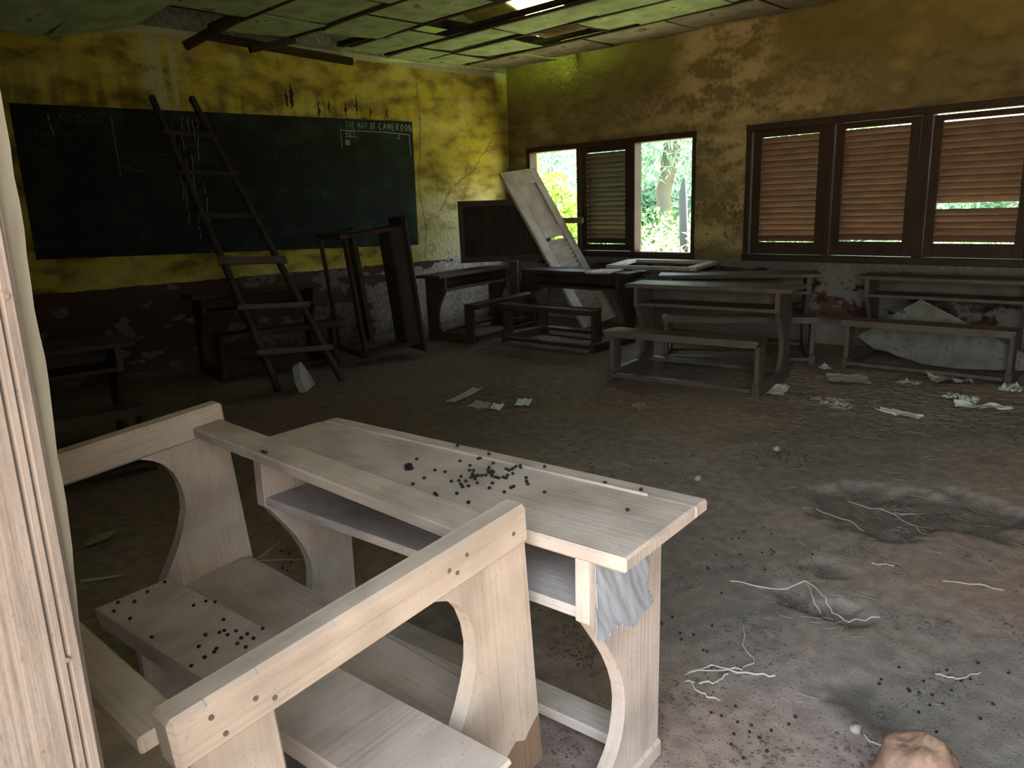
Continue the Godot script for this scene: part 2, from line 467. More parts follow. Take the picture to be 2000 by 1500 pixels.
func make_tile(sd: int, w: int) -> Array:                 # earth: grey-brown with grit
	var f := seam(w, w, sd, .012, 5); var g := seam(w, w, sd + 1, .09, 3); var s := seam(w, w, sd + 2, .22, 2)
	var col := PackedByteArray(); col.resize(w * w * 3)
	var hei := PackedByteArray(); hei.resize(w * w)
	for i in w * w:
		var a := f[i] / 255.0; var b := g[i] / 255.0; var c := s[i] / 255.0
		var v := .84 + (a - .5) * .22 + (b - .5) * .12
		var k := clampf((b - .70) * 6.0, 0, 1)
		var l := clampf((c - .78) * 8.0, 0, 1)
		v = lerpf(v, .42, k * .75); v = lerpf(v, 1.0, l * .6)
		col[i * 3] = int(clampf(v + .01, 0, 1) * 255); col[i * 3 + 1] = int(clampf(v, 0, 1) * 255); col[i * 3 + 2] = int(clampf(v - .012, 0, 1) * 255)
		hei[i] = int(clampf(.45 + (a - .5) * .7 + k * .5 + (c - .5) * .12, 0, 1) * 255)
	return [tex(w, w, col), tex(w, w, hei, Image.FORMAT_L8)]

func materials() -> void:
	M.wood_tex = make_wood()
	M.pale = wood(lin(.60, .525, .465), .82, .07)
	M.paler = wood(lin(.53, .455, .375), .82, .06)
	M.shelf = wood(lin(.55, .52, .50), .8, .07)
	M.brown = wood(lin(.125, .106, .088), .55, .12)
	M.grey_wood = wood(lin(.20, .175, .14), .8, .12)
	M.dark = wood(lin(.060, .046, .036), .5, .12)
	M.frame_wood = wood(lin(.050, .031, .022), .6, .12)
	M.slat_wood = wood(lin(.145, .080, .060), .55, .12)
	M.door_grey = wood(lin(.50, .475, .43), .7, .08)
	M.jamb = wood(lin(.172, .150, .132), .85, .14)
	M.jamb_plaster = mat(lin(.22, .21, .165), .95)
	M.timber = wood(lin(.035, .026, .018), .9, .15)
	M.stained = wood(lin(.24, .17, .115), .85, .14)
	M.nail = mat(lin(.12, .09, .075), .7)
	M.foil = mat(lin(.52, .55, .60), .2); M.foil.metallic = .35; M.foil.metallic_specular = .8
	M.bead = mat(lin(.022, .018, .016), .6)
	M.paper = mat(lin(.62, .64, .62), .9)
	M.paper_old = mat(lin(.40, .37, .31), .95)
	M.straw = mat(lin(.27, .24, .19), .9)
	M.root = mat(lin(.46, .42, .35), .85)
	M.crumb = mat(lin(.115, .10, .09), .8)
	M.pebble = mat(lin(.34, .30, .28), .9)
	M.stone = mat(lin(.50, .53, .50), .95)
	M.brick = mat(lin(.42, .27, .20), .95)
	var tile := make_tile(31, 768)
	for k in ["floor", "stone", "brick", "ground", "yard"]:
		if not M.has(k): M[k] = mat(Color.WHITE, .95)
		M[k].albedo_texture = tile[0]
		M[k].heightmap_enabled = true
		M[k].heightmap_texture = tile[1]
		M[k].heightmap_scale = .3
		M[k].uv1_triplanar = true
		M[k].uv1_scale = Vector3.ONE * (1.1 if k in ["floor", "ground", "yard"] else 4.0)
	M.floor.vertex_color_use_as_albedo = true
	M.floor.uv1_world_triplanar = true
	M.ground.albedo_color = lin(.28, .32, .19)
	M.yard.albedo_color = lin(.46, .37, .30)
	M.board = mat(Color.WHITE, .75)
	M.board.albedo_texture = make_blackboard()
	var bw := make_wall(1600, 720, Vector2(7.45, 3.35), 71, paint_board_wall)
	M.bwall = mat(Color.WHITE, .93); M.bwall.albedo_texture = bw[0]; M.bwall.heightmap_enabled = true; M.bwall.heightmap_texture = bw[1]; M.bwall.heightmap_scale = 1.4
	var ww := make_wall(1500, 560, Vector2(8.4, 3.2), 81, paint_window_wall)
	M.wwall = mat(Color.WHITE, .93); M.wwall.albedo_texture = ww[0]; M.wwall.heightmap_enabled = true; M.wwall.heightmap_texture = ww[1]; M.wwall.heightmap_scale = 1.4
	M.plaster = mat(lin(.30, .25, .15), .95)
	M.block = mat(lin(.20, .19, .17), .95)
	# ceiling boards: pale green, and the row along the windows grey
	var cf := seam(256, 256, 91, .02, 5, Vector2i(512, 512)); var cg := seam(512, 512, 92, .05, 3)
	var cb := PackedByteArray(); cb.resize(512 * 512 * 3)
	for i in 512 * 512:
		var v := .92 + (cf[i] / 255.0 - .5) * .30
		var k := clampf((cf[i] / 255.0 * .75 + cg[i] / 255.0 * .25 - .70) * 7.0, 0, 1)
		v = lerpf(v, .45, k * .7)
		for q in 3: cb[i * 3 + q] = int(clampf(v - k * .06 * q, 0, 1) * 255)
	var ct := tex(512, 512, cb)
	M.panel = mat(lin(.37, .455, .255), .9); M.panel.albedo_texture = ct; M.panel.uv1_triplanar = true; M.panel.uv1_world_triplanar = true; M.panel.uv1_scale = Vector3.ONE * .55
	M.panel_grey = mat(lin(.36, .33, .27), .9); M.panel_grey.albedo_texture = ct; M.panel_grey.uv1_triplanar = true; M.panel_grey.uv1_world_triplanar = true; M.panel_grey.uv1_scale = Vector3.ONE * .55
	M.iron = mat(lin(.16, .095, .06), .7); M.iron.albedo_texture = ct; M.iron.uv1_triplanar = true
	M.plastic = mat(lin(.55, .75, .35), .5); M.plastic.backlight_enabled = true; M.plastic.backlight = lin(.75, .9, .5)
	M.ply = mat(lin(.17, .168, .152), .9); M.ply.albedo_texture = ct; M.ply.uv1_triplanar = true; M.ply.uv1_scale = Vector3.ONE * 1.3
	for k in [["leaf_green", .040, .085, .035], ["leaf_bright", .085, .16, .02], ["leaf_grey", .085, .150, .125], ["leaf_dry", .12, .125, .085]]:
		var l := mat(lin(k[1], k[2], k[3]), .6)
		l.backlight_enabled = true
		l.backlight = lin(k[1] * 2.0, k[2] * 2.0, k[3] * 1.6)
		l.cull_mode = BaseMaterial3D.CULL_DISABLED
		M[k[0]] = l
	M.bark = mat(lin(.11, .105, .09), .95)
	M.bark_grey = mat(lin(.035, .045, .055), .95)
	M.leaf = mat(lin(.22, .24, .14), .6)


# ------------------------------------------------------------------ furniture
# a school desk with its bench: x runs from the bench to the desk, z along it, the base at y = 0
const SL := 0.655     # half the distance over the end frames
func make_desk(mt: Material, label: String, nails := false, foil := false, with_top := true, runner_h := .092) -> Node3D:
	var t := thing("school_desk", label, "desk")
	var leg := PackedVector2Array([Vector2(.462, .695), Vector2(.460, .545), Vector2(.478, .530), Vector2(.505, .492), Vector2(.535, .450), Vector2(.566, .402), Vector2(.592, .350), Vector2(.608, .305), Vector2(.614, .262), Vector2(.610, .215), Vector2(.597, .170), Vector2(.575, .135), Vector2(.545, .110), Vector2(.505, .090), Vector2(.505, .035), Vector2(.786, .035), Vector2(.796, .695)])
	var m := nm()
	if with_top:
		slab(m, Vector3(.463, .690, -.733), Vector3(.800, .7255, .733), .006)
		slab(m, Vector3(.8015, .690, -.733), Vector3(.870, .7235, .733), .006)
		var top := put("desktop", done(m), mt, t)
		put("pencil_ledge", one(Vector3(.796, .718, -.70), Vector3(.806, .731, .60), .003), mt, top)
	put("shelf", one(Vector3(.467, .545, -.612), Vector3(.764, .572, .612), .004), M.shelf if mt == M.pale else mt, t)
	put("back_panel", one(Vector3(.765, .552, -.612), Vector3(.785, .690, .612), .003), mt, t)
	for e in [-1.0, 1.0]:
		m = nm()
		plate(m, leg, Vector3.ZERO, Vector3.RIGHT, Vector3.UP, Vector3.BACK, e * (SL - .050), e * (SL - .012))
		var lg := put("leg", done(m), mt, t)
		if not with_top:                                   # the end that stood in the wet, stripped to brown wood
			m = nm()
			plate(m, PackedVector2Array([Vector2(.4595, .697), Vector2(.4580, .600), Vector2(.50, .592), Vector2(.53, .606), Vector2(.56, .590), Vector2(.60, .610), Vector2(.64, .588), Vector2(.67, .604), Vector2(.71, .580), Vector2(.74, .600), Vector2(.765, .578), Vector2(.7955, .560), Vector2(.7975, .697)]), Vector3.ZERO, Vector3.RIGHT, Vector3.UP, Vector3.BACK, e * (SL - .0508), e * (SL - .0112))
			put("bare_leg_end", done(m), M.stained, lg).set_meta("label", "brown wet-stained leg end")
		m = nm()
		slab(m, Vector3(0, 0, e * (SL - .029) - .029), Vector3(.79, runner_h, e * (SL - .029) + .029), .008)
		var r := put("runner", done(m), mt, t)
		if nails:
			for q in [[.06, .03], [.075, .07], [.13, .045], [.16, .065], [.55, .04], [.57, .055], [.74, .05], [.60, .03]]:
				var c := CylinderMesh.new()
				c.top_radius = .0045; c.bottom_radius = .0045; c.height = .003; c.radial_segments = 8; c.rings = 1
				var nl := put("nail_head", c, M.nail, r)
				nl.transform = Transform3D(Basis(Vector3.RIGHT, PI / 2), Vector3(q[0], q[1], e * (SL + .0005)))
		put("bench_post", one(Vector3(.022, .03, e * (SL - .031) - .019), Vector3(.165, .366, e * (SL - .031) + .019), .005), mt, t)
	m = nm()
	plate(m, PackedVector2Array([Vector2(-.655, .416), Vector2(.655, .416), Vector2(.660, .408), Vector2(.635, .366), Vector2(-.635, .366), Vector2(-.660, .408)]), Vector3.ZERO, Vector3.BACK, Vector3.UP, Vector3.RIGHT, -.058, .153, false)
	put("seat", done(m), mt, t)
	put("stretcher", one(Vector3(-.025, .038, -.60), Vector3(.045, .068, .60), .004), mt, t)
	put("stretcher", one(Vector3(.68, .050, -.605), Vector3(.775, .082, .605), .004), mt, t)
	if foil:
		var nz := noise(5, 9.0, 3)
		var f := func(u: float, v: float) -> Vector3:
			var x := .475 + u * .27; var y := .40 + v * .285
			return Vector3(x, y, SL - .006 + nz.get_noise_2d(x * 1.6 + y * .9, y * .5) * .005)
		var keep := func(u: float, v: float) -> bool:
			return v > .22 + .40 * absf(u - .62) + .30 * nz.get_noise_2d(u * .2, v * .08) and u > .03 * sin(v * 11.0) and u < .95 + .06 * sin(v * 9.0)
		var fo := put("foil_patch", sheet(34, 34, f, .0015, keep), M.foil, t)
		fo.set_meta("label", "crumpled silvery foil stuck on the outer leg")
	return t

func copy_desk(src: Node3D, x: float, z: float, a: float, sc: Vector3, label: String) -> Node3D:
	var o: Node3D = src.duplicate()
	o.name = numbered("school_desk")
	add_child(o)
	place(o, x, z, a, sc)
	o.set_meta("label", label)
	return o

func place(o: Node3D, x: float, z: float, a: float, sc := Vector3.ONE) -> void:
	o.transform = Transform3D(Basis(Vector3.UP, -a).scaled_local(sc), Vector3(x, 0, z))

# a louvred shutter, w wide along x, h high along y, its face towards +z
func make_shutter(called: String, label: String, w: float, h: float, n: int, stile: float, top_rail: float, low_rail: float, mt: Material, slat_mt: Material, missing := [], gap := .012, tilt := 1.0) -> Node3D:
	var t := thing(called, label, "shutter")
	put("stile", one(Vector3(0, 0, -.022), Vector3(stile, h, .022), .004), mt, t)
	put("stile", one(Vector3(w - stile, 0, -.022), Vector3(w, h, .022), .004), mt, t)
	put("rail", one(Vector3(stile, h - top_rail, -.02), Vector3(w - stile, h, .02), .004), mt, t)
	put("rail", one(Vector3(stile, 0, -.02), Vector3(w - stile, low_rail, .02), .004), mt, t)
	var y0 := low_rail + gap
	var y1 := h - top_rail - gap
	var p := (y1 - y0) / n
	for k in n:
		if k in missing: continue
		var m := nm()
		var an := (0.92 + rng.randf_range(-.018, .018)) * tilt
		var c := Vector3(w * .5, y0 + (k + .5) * p, 0)
		# the room edge is the upper one
		board(m, Transform3D(Basis(Vector3.BACK, rng.randf_range(-.003, .003)) * Basis(Vector3.RIGHT, -an), c), Vector3(w - 2 * stile + .008, .011, p * 1.33), .002)
		put("slat", done(m), slat_mt, t)
	return t

func ladder() -> void:
	var t := thing("ladder", "rough wooden ladder leaning on the blackboard", "ladder")
	var fl := Vector3(2.959, 0, -5.671); var fr := Vector3(3.495, 0, -5.559)
	var tl := Vector3(2.89, 2.50, -7.285); var tr := Vector3(3.25, 2.517, -7.285)
	for s in [[fl, tl], [fr, tr]]:
		var m := nm()
		bar(m, s[0] + Vector3(0, .025, 0), s[1], Vector3.RIGHT, .045, .05)
		put("stile", done(m), M.dark, t)
	for k in [[.845, .04, M.dark], [.706, .04, M.dark], [.557, .045, M.dark], [.405, .07, M.brown], [.252, .045, M.brown], [.107, .045, M.brown]]:
		var a := fl.lerp(tl, k[0] + .012); var b := fr.lerp(tr, k[0])
		var e := (b - a).normalized() * .06
		var off := Vector3(0, .028, .028)
		var m := nm()
		bar(m, a - e + off, b + e + off, (tl - fl).normalized(), k[1], .022, .003)
		put("rung", done(m), k[2], t)

func leaf_mesh(l: float, w: float) -> ArrayMesh:
	var m := nm()
	var a := Vector3(0, 0, 0); var b := Vector3(w, .0, l * .45); var c := Vector3(0, -.12 * l, l); var d := Vector3(-w, .0, l * .45); var e := Vector3(0, .10 * w, l * .45)
	for q in [[a, b, e], [b, c, e], [c, d, e], [d, a, e]]:
		var n: Vector3 = (q[1] - q[0]).cross(q[2] - q[0]).normalized()
		if n.y < 0: n = -n
		tri(m, q[0], q[1], q[2], n, n, n)
	return done(m)

func crown(called: String, parent: Node3D, blobs: Array, count: int, l: float, w: float, mt: Material, droop: float) -> void:
	var mm := MultiMesh.new()
	mm.transform_format = MultiMesh.TRANSFORM_3D
	mm.mesh = leaf_mesh(l, w)
	mm.instance_count = count
	for i in count:
		var b = blobs[i % blobs.size()]
		var d := Vector3(rng.randfn(), rng.randfn(), rng.randfn()).normalized()
		var p: Vector3 = b[0] + d * b[1] * pow(rng.randf(), .45) * Vector3(1, .85, 1)
		var ax := Vector3(rng.randfn(), rng.randfn() - droop, rng.randfn()).normalized()
		var up := Vector3(rng.randfn(), rng.randfn() + 1.2, rng.randfn()).normalized()
		var x := up.cross(ax).normalized()
		mm.set_instance_transform(i, Transform3D(Basis(x, ax.cross(x), ax).scaled(Vector3.ONE * rng.randf_range(.6, 1.35)), p))
	var o := MultiMeshInstance3D.new()
	o.multimesh = mm
	o.material_override = mt
	o.name = called
	o.set_meta("kind", "stuff")
	parent.add_child(o, true)

func tree(called: String, label: String, cat: String, at: Vector3, trunk: Array, blobs: Array, count: int, l: float, w: float, mt: Material, droop := .2, bark: Material = null) -> void:
	var t := thing(called, label, cat)
	t.position = at
	if trunk.size() > 0:
		var pts := []
		var rad := []
		for q in trunk:
			pts.append(Vector3(q[0], q[1], q[2])); rad.append(q[3])
		var m := nm()
		tube(m, pts, rad, 9)
		put("trunk", done(m), bark if bark != null else M.bark, t)
	if count > 0:
		crown("foliage", t, blobs, count, l, w, mt, droop)

func paper(label: String, at: Vector3, size: Vector2, turn: float, curl: float, mt: Material, sd: int, cat := "paper") -> void:
	var nz := noise(sd, 1.6, 3)
	var f := func(u: float, v: float) -> Vector3:
		var x := (u - .5) * size.x; var z := (v - .5) * size.y
		var y := .006 + curl * (.5 + nz.get_noise_2d(u * 1.3 + sd, v * 1.3)) * (.25 + absf(u - .5) * 1.8)
		return Vector3(x + curl * .3 * nz.get_noise_2d(v * 2.0, sd), y, z + curl * .3 * nz.get_noise_2d(u * 2.0, sd + 9))
	var o := put("paper_sheet", sheet(12, 10, f, .001), mt)
	o.transform = Transform3D(Basis(Vector3.UP, turn), at)
	tag(o, label, cat)

func crumpled(label: String, at: Vector3, size: Vector3, turn: float, mt: Material, sd: int) -> void:
	var nz := noise(sd, 1.4, 2)
	var f := func(u: float, v: float) -> Vector3:
		var q := Vector2(u, v)
		var e := minf(minf(u, 1 - u), minf(v, 1 - v)) * 2.0
		return Vector3((u - .5) * size.x + .25 * size.x * nz.get_noise_2d(v * 1.5, sd), .006 + size.y * absf(nz.get_noise_2dv(q * 2.2)) * 1.3 * (.25 + e), (v - .5) * size.z + .25 * size.z * nz.get_noise_2d(u * 1.5, sd + 4))
	var o := put("crumpled_paper", sheet(14, 14, f, .001), mt)
	o.transform = Transform3D(Basis(Vector3.UP, turn), at)
	tag(o, label, "paper")

func root_thing(called: String, label: String, lines: Array, mt: Material, r := .004) -> void:
	var t := thing(called, label, "root" if called == "dry_root" else "twig")
	t.position = Vector3(lines[0][0][0], 0, lines[0][0][1])
	for l in lines:
		var pts := []
		var rad := []
		for i in l.size() - 1:
			var a := Vector3(l[i][0], 0, l[i][1]) - t.position; var b := Vector3(l[i + 1][0], 0, l[i + 1][1]) - t.position
			for k in 4:
				var p := a.lerp(b, k / 4.0) + Vector3(rng.randf_range(-.006, .006), 0, rng.randf_range(-.006, .006))
				p.y = floor_height(p.x + t.position.x, p.z + t.position.z) + r + rng.randf_range(0, .006)
				pts.append(p); rad.append(r * rng.randf_range(.8, 1.15))
		var e := Vector3(l[-1][0], 0, l[-1][1]) - t.position
		e.y = floor_height(l[-1][0], l[-1][1]) + r
		pts.append(e); rad.append(r * .5)
		var m := nm()
		tube(m, pts, rad, 5)
		put("strand", done(m), mt, t)

# ------------------------------------------------------------------ floor
var fn1: FastNoiseLite
var fn2: FastNoiseLite
var pits := []
func pit(pts: Array, depth: float, soft: float) -> void:
	var p := PackedVector2Array()
	var lo := Vector2(99, 99); var hi := Vector2(-99, -99)
	for q in pts:
		var v := Vector2(q[0], q[1])
		p.append(v); lo = lo.min(v); hi = hi.max(v)
	pits.append([p, depth, soft, Rect2(lo, hi - lo).grow(.15)])

func in_pit(x: float, z: float) -> float:
	var r := 0.0
	for q in pits:
		var p := Vector2(x, z)
		if not q[3].has_point(p): continue
		var w := p + Vector2(fn2.get_noise_2d(x, z), fn2.get_noise_2d(z, x + 7.0)) * .09
		if not Geometry2D.is_point_in_polygon(w, q[0]): continue
		var best := 9.0
		for i in q[0].size():
			best = minf(best, w.distance_to(Geometry2D.get_closest_point_to_segment(w, q[0][i], q[0][(i + 1) % q[0].size()])))
		r = maxf(r, q[1] * smoothstep(0.0, q[2], best))
	return r

func floor_height(x: float, z: float) -> float:
	var d := in_pit(x, z)
	var h := fn1.get_noise_2d(x, z) * .006 - d
	if d > .004: h += fn2.get_noise_2d(x * 3.0, z * 3.0) * .016
	return h

func make_floor() -> void:
	fn1 = noise(21, .9, 4); fn2 = noise(22, 2.6, 4)
	pit([[3.31, -1.47], [3.20, -1.22], [3.20, -1.05], [3.28, -.89], [3.45, -.80], [3.50, -.55], [3.92, -.52], [4.06, -.87], [3.95, -1.12], [3.85, -1.41], [3.64, -1.49]], .032, .10)
	pit([[2.74, -1.20], [2.94, -1.17], [2.86, -1.0], [2.70, -1.03]], .02, .04)
	pit([[2.50, -1.20], [2.62, -1.10], [2.63, -.86], [2.52, -.78], [2.40, -.86], [2.46, -1.03]], .028, .05)
	pit([[2.05, -.80], [2.22, -.72], [2.12, -.50], [1.95, -.55]], .022, .05)
	pit([[3.66, -4.65], [4.2, -4.62], [4.32, -4.1], [4.05, -3.62], [3.6, -3.8]], .022, .10)
	var x0 := -.06; var z0 := -7.36; var nx := 252; var nz := 330; var s := .03
	var m := nm()
	var idx := PackedInt32Array()
	var n3 := noise(23, .45, 4)
	var hs := PackedFloat32Array(); hs.resize((nx + 1) * (nz + 1))
	for j in nz + 1:
		for i in nx + 1:
			hs[j * (nx + 1) + i] = floor_height(x0 + i * s, z0 + j * s)
	for j in nz + 1:
		for i in nx + 1:
			var x := x0 + i * s; var z := z0 + j * s
			var at := j * (nx + 1) + i
			var h := hs[at]
			m.v.append(Vector3(x, h, z))
			var dx := hs[j * (nx + 1) + mini(i + 1, nx)] - hs[j * (nx + 1) + maxi(i - 1, 0)]
			var dz := hs[mini(j + 1, nz) * (nx + 1) + i] - hs[maxi(j - 1, 0) * (nx + 1) + i]
			m.n.append(Vector3(-dx, 2 * s, -dz).normalized())
			m.t.append(Vector2(x, z))
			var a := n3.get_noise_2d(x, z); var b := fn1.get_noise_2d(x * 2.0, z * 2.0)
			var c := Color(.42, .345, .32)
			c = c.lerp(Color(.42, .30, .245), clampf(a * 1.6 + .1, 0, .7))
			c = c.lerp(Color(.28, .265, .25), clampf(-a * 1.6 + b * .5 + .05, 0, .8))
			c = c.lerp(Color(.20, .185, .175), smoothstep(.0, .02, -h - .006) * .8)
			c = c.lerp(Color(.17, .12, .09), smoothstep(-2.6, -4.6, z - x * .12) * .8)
			var straw_dist := Vector2((x - 5.4) / 1.2, (z + 1.7) / .9).length()
			c = c.lerp(Color(.20, .195, .185), smoothstep(1.2, .5, straw_dist + b) * .6)  # earth darker under the straw
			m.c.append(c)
	for j in nz:
		for i in nx:
			var a := j * (nx + 1) + i
			idx.append_array([a, a + 1, a + nx + 2, a, a + nx + 2, a + nx + 1])
	m["i"] = idx
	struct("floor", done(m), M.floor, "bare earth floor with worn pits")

func scatter(called: String, label: String, cat: String, mesh: Mesh, mt: Material, spots: Array) -> void:
	var mm := MultiMesh.new()
	mm.transform_format = MultiMesh.TRANSFORM_3D
	mm.mesh = mesh
	mm.instance_count = spots.size()
	for i in spots.size():
		mm.set_instance_transform(i, spots[i])
	var o := MultiMeshInstance3D.new()
	o.multimesh = mm
	o.material_override = mt
	o.name = numbered(called)
	o.set_meta("kind", "stuff")
	tag(o, label, cat)
	add_child(o)

func litter() -> void:
	var m := nm()
	slab(m, Vector3(-.5, 0, -.5), Vector3(.5, 1, .5), .1)
	var stick := done(m)
	var sp := []
	# centre x, z, spread, number, longest
	for q in [[5.35, -1.95, .45, 330, .10], [5.9, -1.6, .35, 220, .12], [5.3, -1.45, .35, 260, .10], [5.75, -1.15, .4, 160, .12], [4.05, -4.1, .28, 170, .09], [3.7, -1.0, .30, 90, .11], [2.55, -1.0, .14, 40, .09], [3.3, -5.3, .35, 90, .1], [4.6, -1.6, .9, 90, .07], [2.2, -.8, .5, 60, .07], [6.0, -3.4, .5, 80, .08], [6.1, -5.2, .5, 60, .1]]:
		for k in q[3]:
			var x: float = q[0] + rng.randfn() * q[2]; var z: float = q[1] + rng.randfn() * q[2]
			if x > 7.3 or x < .3: continue
			var l: float = q[4] * rng.randf_range(.25, 1.0)
			var b := Basis(Vector3.UP, rng.randf() * TAU) * Basis(Vector3.BACK, rng.randf_range(-.12, .12))
			sp.append(Transform3D(b.scaled_local(Vector3(l, .002, rng.randf_range(.0012, .0035))), Vector3(x, floor_height(x, z) + .003, z)))
	scatter("straw_litter", "dry straw and stalks strewn over the earth floor", "straw", stick, M.straw, sp)
	var peb := lump(Vector3.ONE, .35, 1.2, 3, 7, 4)
	sp = []
	var nz := noise(41, .9, 2)
	for k in 16000:
		var x := rng.randf_range(1.2, 6.8); var z := rng.randf_range(-5.0, .3)
		if k < 12000:
			x = rng.randf_range(1.3, 3.8); z = rng.randf_range(-1.9, .1)
		var w := nz.get_noise_2d(x * 2.6, z * 2.6) * 1.5 - .15 + 2.2 * in_pit(x, z) * 10.0
		if w < rng.randf_range(-.1, .5): continue
		var r := rng.randf_range(.0015, .0055) * (1.8 if rng.randf() < .06 else 1.0)
		sp.append(Transform3D(Basis(Vector3.UP, rng.randf() * TAU).scaled_local(Vector3(r, r * .7, r * 1.2)), Vector3(x, floor_height(x, z) + r * .3, z)))
	scatter("soil_crumbs", "small crumbs of earth and grit on the floor", "soil", peb, M.crumb, sp)
	sp = []
	for q in [[4.0, -1.82, .10, 45], [2.72, -1.45, .15, 18], [1.35, -2.75, .10, 16], [5.2, -.95, .2, 24], [2.25, -.5, .12, 20], [3.0, -2.6, .4, 24], [2.0, -1.25, .10, 14], [1.75, -.85, .07, 14]]:
		for k in q[3]:
			var x: float = q[0] + rng.randfn() * q[2]; var z: float = q[1] + rng.randfn() * q[2]
			sp.append(Transform3D(Basis(Vector3.UP, rng.randf() * TAU).scaled_local(Vector3(.0048, .004, .0055)), Vector3(x, floor_height(x, z) + .003, z)))
	scatter("floor_droppings", "black droppings scattered over the earth floor", "droppings", lump(Vector3.ONE, .1, .8, 9, 8, 5), M.bead, sp)

# ------------------------------------------------------------------ shell
func wall_skin(called: String, o: Vector3, ex: Vector3, n: Vector3, size: Vector2, tw: float, th: float, holes: Array, mt: Material, parent: Node3D) -> void:
	# a plaster face of cells between the hole edges; uv runs over tw by th metres
	var xs := [0.0, size.x]; var ys := [0.0, size.y]
	for h in holes:
		xs += [h[0], h[1]]; ys += [h[2], h[3]]
	xs.sort(); ys.sort()
	var m := nm()
	for i in xs.size() - 1:
		for j in ys.size() - 1:
			var cx: float = (xs[i] + xs[i + 1]) * .5; var cy: float = (ys[j] + ys[j + 1]) * .5
			if xs[i + 1] - xs[i] < 1e-4 or ys[j + 1] - ys[j] < 1e-4: continue
			var out := false
			for h in holes:
				if cx > h[0] and cx < h[1] and cy > h[2] and cy < h[3]: out = true
			if out: continue
			var P := func(x: float, y: float) -> Vector3: return o + ex * x + Vector3.UP * y
			var T := func(x: float, y: float) -> Vector2: return Vector2(x / tw, 1.0 - y / th)
			quad(m, P.call(xs[i], ys[j]), P.call(xs[i + 1], ys[j]), P.call(xs[i + 1], ys[j + 1]), P.call(xs[i], ys[j + 1]), n, T.call(xs[i], ys[j]), T.call(xs[i + 1], ys[j]), T.call(xs[i + 1], ys[j + 1]), T.call(xs[i], ys[j + 1]))
	put(called, done(m), mt, parent)

func shell() -> void:
	# blackboard wall
	var m := nm()
	slab(m, Vector3(-.05, -.2, BZ - .2), Vector3(7.66, 4.6, BZ - .004), .002)
	var w := struct("wall_front", done(m), M.block, "yellow blackboard wall with peeling dado")
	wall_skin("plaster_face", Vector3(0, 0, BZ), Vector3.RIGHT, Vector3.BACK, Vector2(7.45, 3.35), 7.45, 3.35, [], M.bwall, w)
	# window wall: piers, sill and head walls
	m = nm()
	var xa := WX + .004; var xb := WX + .21
	var z1 := [-6.984, -4.53]; var z2 := [-3.912, -1.40]
	slab(m, Vector3(xa, -.2, BZ), Vector3(xb, .83, 2.8), .002)
	slab(m, Vector3(xa, 2.14, BZ), Vector3(xb, 3.38, 2.8), .002)  # raised above the ceiling to block sun through the roof gaps
	for p in [[BZ, z1[0]], [z1[1], z2[0]], [z2[1], 2.8]]:
		slab(m, Vector3(xa, .83, p[0]), Vector3(xb, 2.14, p[1]), .002)
	w = struct("wall_right", done(m), M.plaster, "stained ochre window wall with a grey and red dado")
	wall_skin("plaster_face", Vector3(WX, 0, BZ), Vector3.BACK, Vector3.LEFT, Vector2(8.4, 3.17), 8.4, 3.2, [[z1[0] - BZ, z1[1] - BZ, .83, 2.14], [z2[0] - BZ, z2[1] - BZ, .83, 2.14]], M.wwall, w)
	# door wall (behind and beside the camera) and back wall
	m = nm()
	slab(m, Vector3(-.06, -.2, BZ), Vector3(.14, 3.4, -.90), .002)
	slab(m, Vector3(-.06, -.2, 1.5), Vector3(.14, 3.4, 2.8), .002)
	slab(m, Vector3(-.06, 2.75, -.90), Vector3(.14, 3.4, 1.5), .002)  # unseen door opening made wide and high to let in more light
	struct("wall_left", done(m), M.plaster, "")
	m = nm()
	slab(m, Vector3(-.06, -.2, 2.60), Vector3(7.66, 4.6, 2.8), .002)
	struct("wall_back", done(m), M.plaster, "")
	# the door post beside the camera
	var d := Node3D.new()
	d.name = "door_1"; add_child(d); d.set_meta("kind", "structure"); d.set_meta("label", "pale weathered door post close to the camera")
	m = nm()
	var prof := PackedVector2Array([Vector2(-.13, .85), Vector2(-.13, .752), Vector2(.060, .750), Vector2(.063, .7545), Vector2(.067, .750), Vector2(.138, .750), Vector2(.1405, .7535), Vector2(.143, .750), Vector2(.148, .7495), Vector2(.150, .7525), Vector2(.153, .7495), Vector2(.160, .7495), Vector2(.164, .753), Vector2(.165, .762), Vector2(.165, .85)])
	plate(m, prof, Vector3.ZERO, Vector3.RIGHT, Vector3.FORWARD, Vector3.UP, -.05, 2.75, false)
	put("post", done(m), M.jamb, d)
	var nz := noise(61, 6.0, 3)
	var f := func(u: float, v: float) -> Vector3:
		var y := v * 2.75
		return Vector3(.140 + u * (.014 * smoothstep(.90, 1.35, y) + .004 * smoothstep(1.3, 1.6, y) + .0265 + nz.get_noise_1d(y * 1.3) * .003), y, -.764 - .012 * u * u + nz.get_noise_2d(u * .2, y) * .003)
	put("plaster_edge", sheet(6, 120, f, .012), M.jamb_plaster, d)
	for q in [[.161, 1.39], [.155, 1.05]]:
		var c := CylinderMesh.new()
		c.top_radius = .0025; c.bottom_radius = .0025; c.height = .003; c.radial_segments = 8; c.rings = 1
		put("nail_head", c, M.nail, d).transform = Transform3D(Basis(Vector3.RIGHT, PI / 2), Vector3(q[0] - .006, q[1], -.7495))
	# windows
	window_frame("window_1", z1, [[-6.165, -6.115], [-5.36, -5.30]])
	window_frame("window_2", z2, [[-3.085, -3.035], [-2.285, -2.20]])

